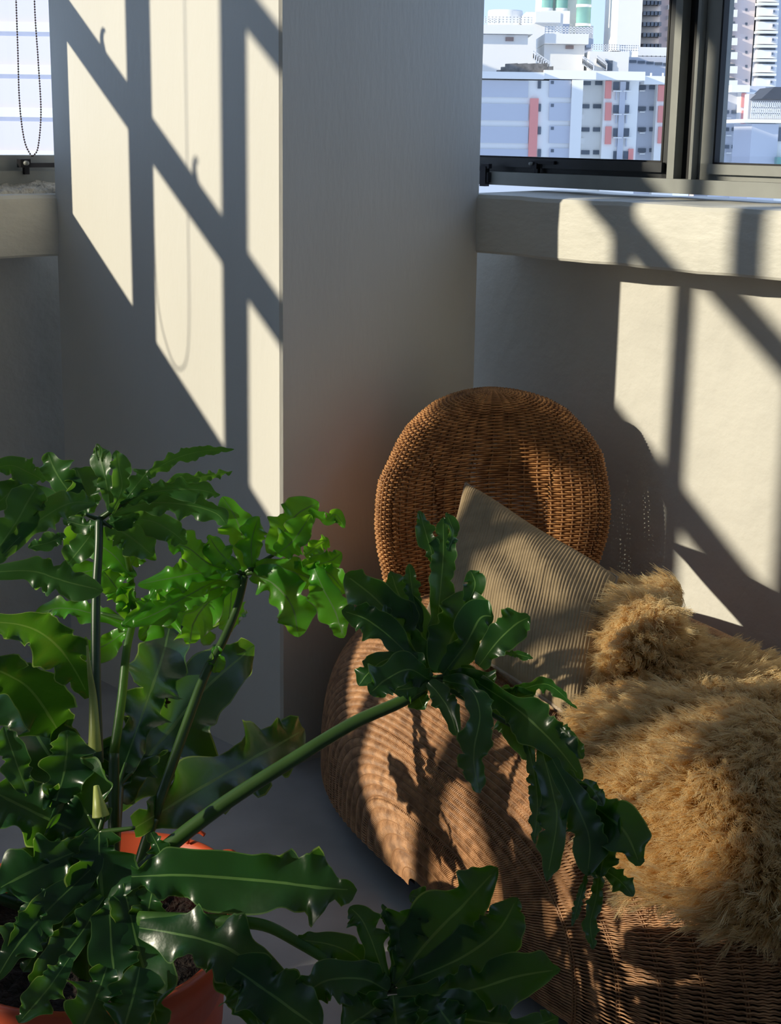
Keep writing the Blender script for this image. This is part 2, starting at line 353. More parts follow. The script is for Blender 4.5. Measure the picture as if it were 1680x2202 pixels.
def back(v, ph):
    z, w, c = bsec(np.clip(v, 0, 1)); a = ph * 2 * math.pi
    w = np.maximum(w - .004, .0015)
    tk = .060 * np.clip(w / .16, 0, 1) ** .55
    x = w * spow(np.cos(a), .8); y = tk * spow(np.sin(a), .85)
    y = y + .085 * (x / .29) ** 2 + .012 * np.clip((z - .5) / .4, 0, 1)
    y = y - .028 * (np.sin(a) > 0) * np.exp(-(x / .16) ** 2) * np.clip(w / .25, 0, 1)
    zf = (z - .36)
    return BK + EB * (c + x)[..., None] + Z * (.36 + zf)[..., None] + DB * (y - zf * math.tan(math.radians(7)))[..., None]
nv = int(TOT / .0055); vv = np.linspace(.004, 1, nv); NS2 = 56; pp = np.linspace(0, 1, NS2 * 4 + 1)[:-1]; pp = np.append(pp, 1.0)
VV, PP = np.meshgrid(vv, pp, indexing='ij'); Pb = back(VV, PP)
cen = BK + Z * .62
Nb = surf_normals(back, np.clip(VV, .003, .997), PP)
cc = BK[None, None] + EB * bsec(VV)[2][..., None] + Z * bsec(VV)[0][..., None] - DB * ((bsec(VV)[0] - .36) * math.tan(math.radians(7)))[..., None] + DB * (.085 * (((Pb - BK) @ EB - bsec(VV)[2]) / .29) ** 2)[..., None]
sg = np.sign(((Pb - cc) * Nb).sum(-1)); sg[sg == 0] = 1; Nb *= sg[..., None]
ri = np.arange(nv)[:, None]
Pb = Pb + Nb * (.0036 * np.cos(math.pi * PP * NS2 + math.pi * (ri % 2)))[..., None]
V_, F_ = strands(Pb, Nb, .0024, 4); mk('backrest_weave', V_, F_, m_wick_d, bedroot, kind='stuff')
sv = np.linspace(.0, 1, 70); s2 = (np.arange(NS2) + .0) / NS2
S2, SV = np.meshgrid(s2, sv, indexing='ij'); Pk = back(SV, S2); Nk = surf_normals(back, np.clip(SV, .003, .997), S2)
V_, F_ = strands(Pk, Nk, .0024, 4); mk('backrest_stakes', V_, F_, m_stake, bedroot, kind='stuff')

# ------------------------------------------------------------------ corduroy pillow leaning on the back
q0 = onplane(1002, 1040, BK + DB * .10, DB); q3 = onz(908, 1345, .54); q2 = onz(1256, 1562, .485)
pn = nrm(np.cross(q3 - q0, q2 - q0)); q1 = onplane(1328, 1242, q0, pn); pc = (q0 + q2) / 2
cr_ = [q0, q1, q2, q3]                            # top, right, bottom, left corner
root = thing('corduroy_pillow', pc - Z * .2, 'tan ribbed corduroy pillow tipped on its corner against the rattan back', 'pillow')
NU, NV_ = 380, 60
u = np.linspace(0, 1, NU); v = np.linspace(0, 1, NV_)
U_, Vv_ = np.meshgrid(u, v, indexing='ij')
pin = lambda t: .045 * np.sin(math.pi * t)           # sides bow inwards between the corners
def pill(U_, V_, side):
    u2 = U_ + (.5 - U_) * pin(V_) * 1.0; v2 = V_ + (.5 - V_) * pin(U_) * 1.0
    p = (1 - v2)[..., None] * ((1 - u2)[..., None] * cr_[0] + u2[..., None] * cr_[1]) + v2[..., None] * ((1 - u2)[..., None] * cr_[3] + u2[..., None] * cr_[2])
    f = np.clip(4 * U_ * (1 - U_), 0, 1) ** .42 * np.clip(4 * V_ * (1 - V_), 0, 1) ** .42
    cre = .006 * np.sin(9 * U_ + 5 * V_) * f + .005 * np.sin(14 * V_ - 7 * U_ + 2) * f
    return p + pn * ((side * .062 if side > 0 else side * .045) * f + cre)[..., None], f
Pf, f_ = pill(U_, Vv_, 1)
nrib = 60
Pf = Pf + pn * (.0022 * (np.abs(np.sin(math.pi * nrib * U_)) ** .6 - .5) * np.clip(f_ * 3, 0, 1))[..., None]
mk('pillow_front', Pf.reshape(-1, 3), gridfaces(NU, NV_)[:, ::-1], m_cord, root)
u3 = np.linspace(0, 1, 50); U3, V3 = np.meshgrid(u3, u3, indexing='ij')
Pk2, _ = pill(U3, V3, -1); mk('pillow_back', Pk2.reshape(-1, 3), gridfaces(50, 50), m_cordb, root)
edge = []
for k in range(4):
    a, b = cr_[k], cr_[(k + 1) % 4]
t = np.linspace(0, 1, 40)
loop = np.concatenate([pill(t, 0 * t, 0)[0], pill(0 * t + 1, t, 0)[0], pill(t[::-1], 0 * t + 1, 0)[0], pill(0 * t, t[::-1], 0)[0]])
V_, F_ = tube(loop, .0035, 6, False); mk('seam', V_, F_, m_cordb, root)

# thin mattress under the fleece
root = thing('mattress', BC + Z * .44, 'thin beige seat mattress on the daybed, mostly hidden under the sheepskin', 'mattress')
K = 90; ang = np.linspace(0, 2 * math.pi, K, endpoint=False); Vm = []
MR = [(1, -.004), (1.0, .012), (.985, .022), (.95, .028)] + [(k / 10, .030) for k in (9, 8, 7, 6, 5, 4, 3, 2, 1)] + [(.001, .030)]
for rr, dz in MR:
    for a in ang:
        x = .08 + .50 * spow(np.cos(a), .85) * rr; y = -.05 + .24 * spow(np.sin(a), .85) * rr
        q = BC + D * x + E * y; Vm.append(q + Z * (float(zbed(q)) + .004 + dz))
Fm = [(i * K + j, i * K + (j + 1) % K, (i + 1) * K + (j + 1) % K, (i + 1) * K + j) for i in range(len(MR) - 1) for j in range(K)]
mk('mattress_pad', Vm, Fm, m_matt, root)

# ------------------------------------------------------------------ sheepskin
sheet = [[(1322, 1262, .50), (1348, 1235, .545), (1380, 1222, .565), (1412, 1240, .545), (1436, 1285, .49)],
 [(1335, 1330, .49), (1350, 1305, .54), (1390, 1300, .55), (1430, 1318, .53), (1462, 1350, .49)],
 [(1315, 1410, .45), (1345, 1395, .49), (1405, 1380, .50), (1460, 1378, .48), (1500, 1395, .43)],
 [(1285, 1490, .395), (1350, 1465, .405), (1430, 1448, .415), (1530, 1425, .415), (1640, 1418, .395)],
 [(1215, 1570, .392), (1350, 1545, .405), (1470, 1525, .418), (1600, 1488, .415), (1760, 1450, .395)],
 [(1235, 1635, .390), (1370, 1625, .405), (1500, 1612, .415), (1640, 1592, .425), (1830, 1560, .40)],
 [(1290, 1715, .385), (1400, 1712, .405), (1530, 1710, .42), (1670, 1700, .43), (1850, 1680, .41)],
 [(1340, 1805, .375), (1430, 1820, .40), (1550, 1828, .425), (1690, 1820, .43), (1870, 1800, .40)],
 [(1395, 1880, .365), (1480, 1898, .39), (1590, 1915, .41), (1710, 1920, .41), (1880, 1910, .38)],
 [(1480, 1950, .350), (1550, 1972, .36), (1630, 1998, .375), (1730, 2030, .37), (1890, 2040, .34)]]
CP = np.array([[onbed(q[0], q[1], max(q[2] - .39, 0) * (.62 if ri < 3 else .6) + .040) for q in row] for ri, row in enumerate(sheet)])
CP -= A * np.maximum(0, ((CP - P0) @ A) - .69)[..., None]
g1 = np.array([catmull(CP[:, j], 70) for j in range(5)]); g2 = np.array([catmull(g1[:, i], 50) for i in range(70)])   # (70, 50, 3)
from mathutils import noise
for i in range(70):
    for j in range(50):
        q = g2[i, j]; e = min(i, 69 - i, j, 49 - j) / 6.0
        g2[i, j, 2] += .016 * noise.noise(Vector(q * 9)) + .007 * noise.noise(Vector(q * 24)) - .02 * max(0, 1 - e) ** 2
root = thing('sheepskin', CP[5, 2] - Z * .03, 'shaggy golden sheepskin spread over the daybed seat beside the corduroy pillow', 'sheepskin')
def furmat():
    m = bpy.data.materials.new('golden_fleece'); m.use_nodes = True; n = m.node_tree; p = n.nodes['Principled BSDF']
    hi = n.nodes.new('ShaderNodeHairInfo'); cr = n.nodes.new('ShaderNodeValToRGB')
    cr.color_ramp.elements[0].color = (.78, .56, .27, 1); cr.color_ramp.elements[1].color = (1.0, .87, .56, 1)
    n.links.new(hi.outputs['Random'], cr.inputs[0]); n.links.new(cr.outputs[0], p.inputs['Base Color'])
    p.inputs['Roughness'].default_value = .5; p.inputs['Specular IOR Level'].default_value = .3
    t = n.nodes.new('ShaderNodeBsdfTranslucent'); n.links.new(cr.outputs[0], t.inputs[0]); mx = n.nodes.new('ShaderNodeMixShader'); mx.inputs[0].default_value = .4
    n.links.new(p.outputs[0], mx.inputs[1]); n.links.new(t.outputs[0], mx.inputs[2]); n.links.new(mx.outputs[0], n.nodes['Material Output'].inputs[0]); return m
m_fur = furmat(); m_hide = mat('hide', (.40, .26, .11), .9)
mk('hide', g2.reshape(-1, 3), gridfaces(70, 50), m_hide, root)
NH, NP, NC = 125000, 7, 9000
du = np.gradient(g2, axis=0); dv = np.gradient(g2, axis=1); gn = np.cross(du, dv); gn /= np.linalg.norm(gn, axis=2)[..., None]
if gn[35, 25, 2] < 0: gn = -gn
area = np.linalg.norm(np.cross(du, dv), axis=2).ravel(); area /= area.sum()
def smp(k):
    c = rng.choice(70 * 50, k, p=area); i = np.clip(c // 50 + rng.random(k) - .5, 0, 68.999); j = np.clip(c % 50 + rng.random(k) - .5, 0, 48.999)
    i0 = i.astype(int); j0 = j.astype(int); fi = (i - i0)[:, None]; fj = (j - j0)[:, None]
    bl = lambda G: G[i0, j0] * (1 - fi) * (1 - fj) + G[i0 + 1, j0] * fi * (1 - fj) + G[i0, j0 + 1] * (1 - fi) * fj + G[i0 + 1, j0 + 1] * fi * fj
    return bl(g2), bl(gn), i, j
cpnt, cnrm, ci, cj = smp(NC)
def flow(p, i, j):                               # combed towards the lower left edge, swirling with noise
    a = np.array([noise.noise(Vector(q * 3.5 + np.array([3, 1, 0]))) for q in p]) * 2.2
    base = D[None] * .8 - E[None] * .45
    w = np.cos(a)[:, None] * base + np.sin(a)[:, None] * np.cross(Z, base)
    return w
cf = flow(cpnt, ci, cj)
clen = .040 * (.75 + .5 * rng.random(NC)) * (.8 + .35 * (ci > 60) + .2 * (cj < 4))
ctip = cpnt + (cnrm * .55 + cf * .85 + rng.normal(0, .25, (NC, 3))) * clen[:, None]
hp, hn, hi_, hj = smp(NH)
cell = .014; from collections import defaultdict
gridd = defaultdict(list)
for k, q in enumerate(cpnt): gridd[(int(q[0] // cell), int(q[1] // cell))].append(k)
near = np.zeros(NH, int)
for k, q in enumerate(hp):
    x, y = int(q[0] // cell), int(q[1] // cell); cand = [c for dx in (-1, 0, 1) for dy in (-1, 0, 1) for c in gridd.get((x + dx, y + dy), ())]
    if cand: cd_ = cpnt[cand] - q; near[k] = cand[int(np.argmin((cd_ * cd_).sum(1)))]
    else: near[k] = int(rng.integers(NC))
t = np.linspace(0, 1, NP)[None, :, None]
tipv = ctip[near] + rng.normal(0, .0042, (NH, 3)); far = np.linalg.norm(cpnt[near] - hp, axis=1) > .05
tipv[far] = hp[far] + hn[far] * .03
mid = hp + hn * .020 + rng.normal(0, .002, (NH, 3))
pts = (1 - t) ** 2 * hp[:, None] + 2 * t * (1 - t) * mid[:, None] + t * t * tipv[:, None]
sw = rng.random((NH, 1, 1)) * 1.2 + near[:, None, None] * 1.7
side = np.cross(cf[near], cnrm[near])[:, None]
pts = pts + side * (.0022 * np.sin(sw + t * 7)) * t
hc = bpy.data.hair_curves.new('pile'); hc.add_curves([NP] * NH)
hc.attributes['position'].data.foreach_set('vector', (pts - ORG[root.name]).astype(np.float32).ravel()) if 'position' in hc.attributes else None
ra = hc.attributes.get('radius') or hc.attributes.new('radius', 'FLOAT', 'POINT')
ra.data.foreach_set('value', np.tile(np.linspace(.00052, .00018, NP), NH).astype(np.float32))
hc.materials.append(m_fur); ho = bpy.data.objects.new('pile', hc); C.objects.link(ho); ho.parent = root; ho['kind'] = 'stuff'; reg(ho, ORG[root.name])

# ------------------------------------------------------------------ planter and split-leaf philodendron
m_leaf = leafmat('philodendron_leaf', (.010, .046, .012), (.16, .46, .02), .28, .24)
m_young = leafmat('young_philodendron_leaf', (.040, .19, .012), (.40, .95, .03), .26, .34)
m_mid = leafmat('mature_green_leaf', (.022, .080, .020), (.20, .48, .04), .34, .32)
m_rib = leafmat('leaf_midrib', (.09, .20, .05), (.25, .45, .06), .4, .3)
m_rim = leafmat('leaf_margin', (.05, .13, .03), (.40, .60, .12), .4, .4)
m_pet = mat('petiole_green', (.034, .078, .016), .35, .15, 12, spec=.5)
m_petd = mat('dark_petiole', (.030, .070, .030), .35, .15, 12, spec=.5)
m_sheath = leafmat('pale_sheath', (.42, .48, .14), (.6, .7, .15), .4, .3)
m_dry = mat('dry_brown_leaf', (.10, .030, .012), .6, .3, 30)
PC = onz(212, 1965, .30); PC[2] = 0
plant = thing('potted_philodendron', PC, 'large dark green split-leaf philodendron in an orange plastic planter on the floor', 'plant')
K = 72; ang = np.linspace(0, 2 * math.pi, K, endpoint=False)
def ringp(rx, ry, z): return [PC + np.array([rx * spow(np.cos(a), .85), ry * spow(np.sin(a), .85), z]) for a in ang]
prof = [(.165, .215, .0), (.205, .27, .245), (.217, .285, .25), (.222, .292, .30), (.216, .286, .304), (.207, .276, .300), (.200, .268, .26), (.190, .25, .10)]
V = []
for a_, b_, z in prof: V += ringp(a_, b_, z)
Fp = [(i * K + j, i * K + (j + 1) % K, (i + 1) * K + (j + 1) % K, (i + 1) * K + j) for i in range(len(prof) - 1) for j in range(K)] + [tuple(range(K))[::-1]]
mk('planter', V, Fp, m_terra, plant)
for k in range(2):                               # looped tabs on the planter rim
    mb = MB()
    a = math.radians(38 + 22 * k); c = PC + np.array([.215 * math.cos(a), .284 * math.sin(a), .302])
    mb.tube(catmull([c, c + Z * .018 + np.array([.004, 0, 0]), c + Z * .022 + np.array([.02, .0, 0]), c + Z * .016 + np.array([.03, 0, 0])], 14), .0035, 6)
    mb.build('rim_tab', m_terra, plant, True)
V = [PC + np.array([0, 0, .255])]; NR = 14
for i in range(1, NR + 1):
    for a in ang:
        q = i / NR; V.append(PC + np.array([.200 * q * spow(np.cos(a), .85), .268 * q * spow(np.sin(a), .85), .25 + rng.normal(0, .004) * (i < NR)]))
Fs = [(0, 1 + j, 1 + (j + 1) % K) for j in range(K)] + [(1 + (i - 1) * K + j, 1 + (i - 1) * K + (j + 1) % K, 1 + i * K + (j + 1) % K, 1 + i * K + j) for i in range(1, NR) for j in range(K)]
mk('soil', V, Fs, m_soil, plant)
UC = np.array([-1, -.95, -.72, -.46, -.22, -.045, .045, .22, .46, .72, .95, 1.0])
def pts3(px, d0, d1):
    n = len(px); return np.array([at(x, y, d0 + (d1 - d0) * i / (n - 1)) for i, (x, y) in enumerate(px)])
def lobe(parent, px, w, d0, d1, roll=0., ruf=.15, notch=.26, cup=.22, sharp=1.0, base=.35, seed=None, m=None):
    """one long ruffled lobe of a leaf: centre line, greatest width, distances of base and tip"""
    r = np.random.default_rng(seed if seed is not None else int(abs(px[0][0] * 7 + px[-1][1] * 13 + px[-1][0])) % 99991)
    L = 52; P3 = catmull(pts3(px, d0, d1), L); wm = w / F * (d0 + d1) / 2
    T = np.gradient(P3, axis=0); ln = np.linalg.norm(T, axis=1).sum(); T /= np.linalg.norm(T, axis=1)[:, None]
    view = P3 - EYE; view /= np.linalg.norm(view, axis=1)[:, None]
    X = np.cross(T, view); X /= np.linalg.norm(X, axis=1)[:, None] + 1e-9
    for _ in range(3): X[1:-1] = (X[:-2] + X[1:-1] + X[2:]) / 3
    X /= np.linalg.norm(X, axis=1)[:, None] + 1e-9
    Nn = np.cross(X, T); Nn *= np.sign(-(Nn * view).sum(1))[:, None]
    s = np.linspace(0, 1, L); rl = roll + .25 * np.sin(2 * math.pi * s * 1.1 + r.random() * 6)
    X2 = X * np.cos(rl)[:, None] + Nn * np.sin(rl)[:, None]; N2 = Nn * np.cos(rl)[:, None] - X * np.sin(rl)[:, None]
    pf = np.minimum(1, (base + (1 - base) * np.clip(s / .45, 0, 1) ** .8)) * np.clip((1 - s) / .30, 0, 1) ** (.55 * sharp)
    pf = np.maximum(pf, .02)
    nw = max(1.3, ln / max(wm, .01) * .9)
    out = np.zeros((L, len(UC), 3))
    for sd in (-1, 1):
        ph = r.random() * 6; ph2 = r.random() * 6
        warp = nw * s + .35 * np.sin(2 * math.pi * s * 1.4 + ph2)
        wave = np.sin(2 * math.pi * warp + ph); saw = (np.abs(((warp * .7 + ph2) % 1) - .5) * 4 - 1)
        h = pf * wm / 2 * (1 + notch * (.7 * wave + .8 * saw + .35 * np.sin(2 * math.pi * 2.3 * warp + ph2)))
        rf = ruf * wm * (np.sin(2 * math.pi * warp * .9 + ph2) + .4 * np.sin(2 * math.pi * warp * 1.9 + ph)) * np.clip(pf * 1.5, 0, 1)
        for k, uu in enumerate(UC):
            if (uu > 0) != (sd > 0): continue
            au = abs(uu)
            out[:, k] = P3 + X2 * (uu * h)[:, None] + N2 * (cup * au ** 1.3 * h * .8 + rf * au ** 2.2 - (.0 if au > .1 else -.0006))[:, None]
    if m is None: mats = [LM[0], m_rib, m_rim]
    else: mats = [m, m, m]
    o = mk('leaf_lobe', out.reshape(-1, 3), gridfaces(L, len(UC)), mats[0], parent)
    o.data.materials.append(mats[1]); o.data.materials.append(mats[2])
    mi = np.zeros((L - 1, len(UC) - 1), dtype=np.int32); mi[:, 5] = 1; mi[:, 0] = 2; mi[:, -1] = 2
    mi[int(L * .93):, 5] = 0
    o.data.polygons.foreach_set('material_index', mi.ravel()); return o
def stalk(name, px, r0, r1, ds, m, parent):
    P3 = np.array([at(x, y, d) for (x, y), d in zip(px, ds)]); c = catmull(P3, 30)
    V, Fc = tube(c, np.linspace(r0, r1, 30), 10); return mk(name, V, Fc, m, parent)
def leaf(hub, d, ribs, label, rm=None):
    """hub node with short ribs towards the lobes; the lobes are its children"""
    mb = MB(); h = at(hub[0], hub[1], d + .004)
    for x, y, dd in ribs: mb.tube(catmull([h, at((hub[0] + x) / 2, (hub[1] + y) / 2, (d + dd) / 2 + .004), at(x, y, dd + .004)], 10), np.linspace(.0048, .0028, 10), 7)
    o = mb.build('leaf', rm or m_pet, plant, True); o['label'] = label; return o
L_ = lobe; LM = [m_mid]

# leaf standing highest at the left
A_ = leaf((213, 1117), 2.35, [(247, 1092, 2.34), (310, 1050, 2.33), (183, 1105, 2.33), (240, 1135, 2.36)], 'leaf standing highest at the left with curled narrow lobes')
stalk('petiole', [(212, 1640), (207, 1480), (206, 1300), (212, 1180), (213, 1115)], .0078, .0062, [2.30, 2.31, 2.33, 2.34, 2.35], m_petd, plant)
for a in [([(283, 1062), (310, 1027), (367, 990), (433, 970), (504, 966)], 30, 2.34, 2.36, .6),
          ([(240, 1104), (262, 1050), (256, 1005), (250, 968)], 42, 2.34, 2.32, .2),
          ([(238, 1100), (230, 1045), (218, 992), (208, 958)], 40, 2.36, 2.38, -.2),
          ([(275, 1068), (300, 1035), (320, 1012)], 42, 2.33, 2.31, 0),
          ([(300, 1060), (383, 1034), (450, 1022), (500, 1013)], 32, 2.38, 2.40, .8),
          ([(260, 1085), (330, 1058), (417, 1052), (474, 1064)], 44, 2.34, 2.33, .5),
          ([(240, 1105), (317, 1082), (400, 1085), (462, 1102), (488, 1128)], 54, 2.35, 2.36, .3),
          ([(235, 1118), (317, 1118), (367, 1142), (402, 1170)], 52, 2.37, 2.40, .2),
          ([(232, 1125), (280, 1155), (330, 1195)], 80, 2.39, 2.42, 0),
          ([(187, 1105), (150, 1060), (120, 1015), (103, 972)], 74, 2.37, 2.39, 0),
          ([(187, 1105), (180, 1050), (163, 1005)], 78, 2.38, 2.40, .1),
          ([(180, 1108), (120, 1085), (60, 1060), (0, 1055)], 70, 2.38, 2.40, .1),
          ([(205, 1128), (180, 1130), (135, 1117)], 32, 2.36, 2.37, .2),
          ([(205, 1135), (180, 1170), (145, 1215)], 62, 2.37, 2.40, 0),
          ([(225, 1128), (262, 1118), (300, 1105)], 36, 2.37, 2.36, .3)]:
    L_(A_, a[0], a[1], a[2], a[3], a[4])
for k in range(2):
    stalk('tendril', [(212, 990), (206, 968 + 6 * k), (208, 955), (214 + 5 * k, 965), (213 + 6 * k, 985)], .0011, .0006, [2.37] * 5, m_rim, plant)
LM[0] = m_mid
# pale leaf reaching in from the left
G_ = leaf((-60, 1250), 2.12, [(-20, 1200, 2.12), (-20, 1230, 2.11), (-20, 1330, 2.12)], 'paler leaf reaching in from the left edge')
for a in [([(-30, 1215), (30, 1130), (62, 1075), (80, 1046)], 78, 2.12, 2.14, 0), ([(5, 1192), (67, 1132), (123, 1094), (160, 1080), (206, 1082)], 62, 2.12, 2.2, .3),
          ([(-40, 1232), (67, 1228), (140, 1250), (222, 1270)], 70, 2.11, 2.13, .1), ([(-40, 1335), (50, 1345), (112, 1378), (155, 1430), (192, 1500)], 96, 2.3, 2.6, .2),
          ([(-30, 1430), (50, 1470), (100, 1530), (142, 1605)], 120, 2.5, 2.75, .1), ([(-40, 1015), (20, 1000), (60, 1015), (98, 1034)], 50, 2.2, 2.22, .4),
          ([(-20, 1095), (20, 1060), (48, 1040)], 60, 2.18, 2.2, .2), ([(140, 1150), (110, 1165), (60, 1177)], 34, 2.3, 2.28, .2)]:
    LM[0] = m_leaf if a[1] > 90 else m_mid
    L_(G_, a[0], a[1], a[2], a[3], a[4])
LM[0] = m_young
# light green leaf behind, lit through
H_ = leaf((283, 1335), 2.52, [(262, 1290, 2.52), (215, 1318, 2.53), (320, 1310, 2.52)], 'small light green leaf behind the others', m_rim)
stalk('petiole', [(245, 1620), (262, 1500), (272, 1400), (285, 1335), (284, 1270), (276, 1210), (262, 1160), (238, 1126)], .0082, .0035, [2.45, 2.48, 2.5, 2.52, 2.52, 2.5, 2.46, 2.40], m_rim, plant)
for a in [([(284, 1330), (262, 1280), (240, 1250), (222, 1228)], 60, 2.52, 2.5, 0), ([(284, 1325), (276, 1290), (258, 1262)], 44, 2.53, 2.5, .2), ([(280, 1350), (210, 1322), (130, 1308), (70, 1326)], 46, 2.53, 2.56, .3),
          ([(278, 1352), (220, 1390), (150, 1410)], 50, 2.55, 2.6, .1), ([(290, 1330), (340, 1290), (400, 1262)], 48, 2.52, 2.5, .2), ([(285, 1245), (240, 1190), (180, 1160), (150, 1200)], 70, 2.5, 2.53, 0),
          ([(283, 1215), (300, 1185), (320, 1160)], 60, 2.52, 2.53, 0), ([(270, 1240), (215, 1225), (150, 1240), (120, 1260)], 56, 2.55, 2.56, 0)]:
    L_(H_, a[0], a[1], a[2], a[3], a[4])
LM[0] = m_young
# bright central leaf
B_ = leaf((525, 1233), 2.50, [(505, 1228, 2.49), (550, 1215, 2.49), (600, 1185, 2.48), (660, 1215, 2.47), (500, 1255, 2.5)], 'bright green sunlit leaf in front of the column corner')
stalk('petiole', [(330, 1760), (400, 1560), (443, 1447), (480, 1377), (510, 1305), (527, 1238)], .0085, .0060, [2.36, 2.42, 2.46, 2.48, 2.5, 2.5], m_pet, plant)
for a in [([(533, 1228), (523, 1160), (505, 1110), (478, 1068)], 74, 2.5, 2.53, .1), ([(543, 1220), (541, 1165), (556, 1110)], 54, 2.49, 2.5, .3), ([(590, 1195), (612, 1143), (640, 1105), (686, 1080)], 74, 2.48, 2.5, .1),
          ([(598, 1190), (633, 1160), (669, 1106)], 66, 2.46, 2.45, .2), ([(665, 1096), (700, 1117), (722, 1106), (742, 1135)], 30, 2.49, 2.5, .4), ([(512, 1228), (473, 1188), (448, 1150)], 46, 2.48, 2.45, .1),
          ([(507, 1230), (450, 1213), (407, 1180), (356, 1163)], 62, 2.48, 2.44, .3), ([(500, 1233), (433, 1232), (370, 1243), (296, 1258)], 58, 2.49, 2.47, .4), ([(517, 1247), (467, 1250), (400, 1283), (333, 1320), (264, 1348)], 58, 2.5, 2.46, .3),
          ([(333, 1267), (305, 1310), (262, 1347)], 34, 2.46, 2.45, .1), ([(500, 1253), (496, 1300), (490, 1356)], 62, 2.52, 2.75, 0), ([(492, 1253), (443, 1300), (417, 1340), (408, 1384)], 94, 2.52, 2.85, .1),
          ([(475, 1262), (400, 1290), (340, 1330), (300, 1375)], 80, 2.52, 2.52, 0),
          ([(543, 1235), (587, 1255), (627, 1302), (643, 1370)], 88, 2.48, 2.44, .1), ([(550, 1217), (617, 1230), (660, 1240), (682, 1268)], 64, 2.48, 2.46, .2), ([(633, 1215), (677, 1213), (712, 1205), (735, 1188)], 50, 2.47, 2.47, .5),
          ([(655, 1195), (680, 1175), (706, 1158)], 46, 2.48, 2.49, .5), ([(673, 1215), (696, 1267), (722, 1317), (740, 1372)], 72, 2.46, 2.43, .2), ([(690, 1222), (715, 1240), (745, 1275)], 50, 2.47, 2.46, .2),
          ([(465, 1390), (466, 1425), (460, 1447)], 34, 2.47, 2.46, 0)]:
    L_(B_, a[0], a[1], a[2], a[3], a[4], notch=.26, ruf=.17)
LM[0] = m_leaf
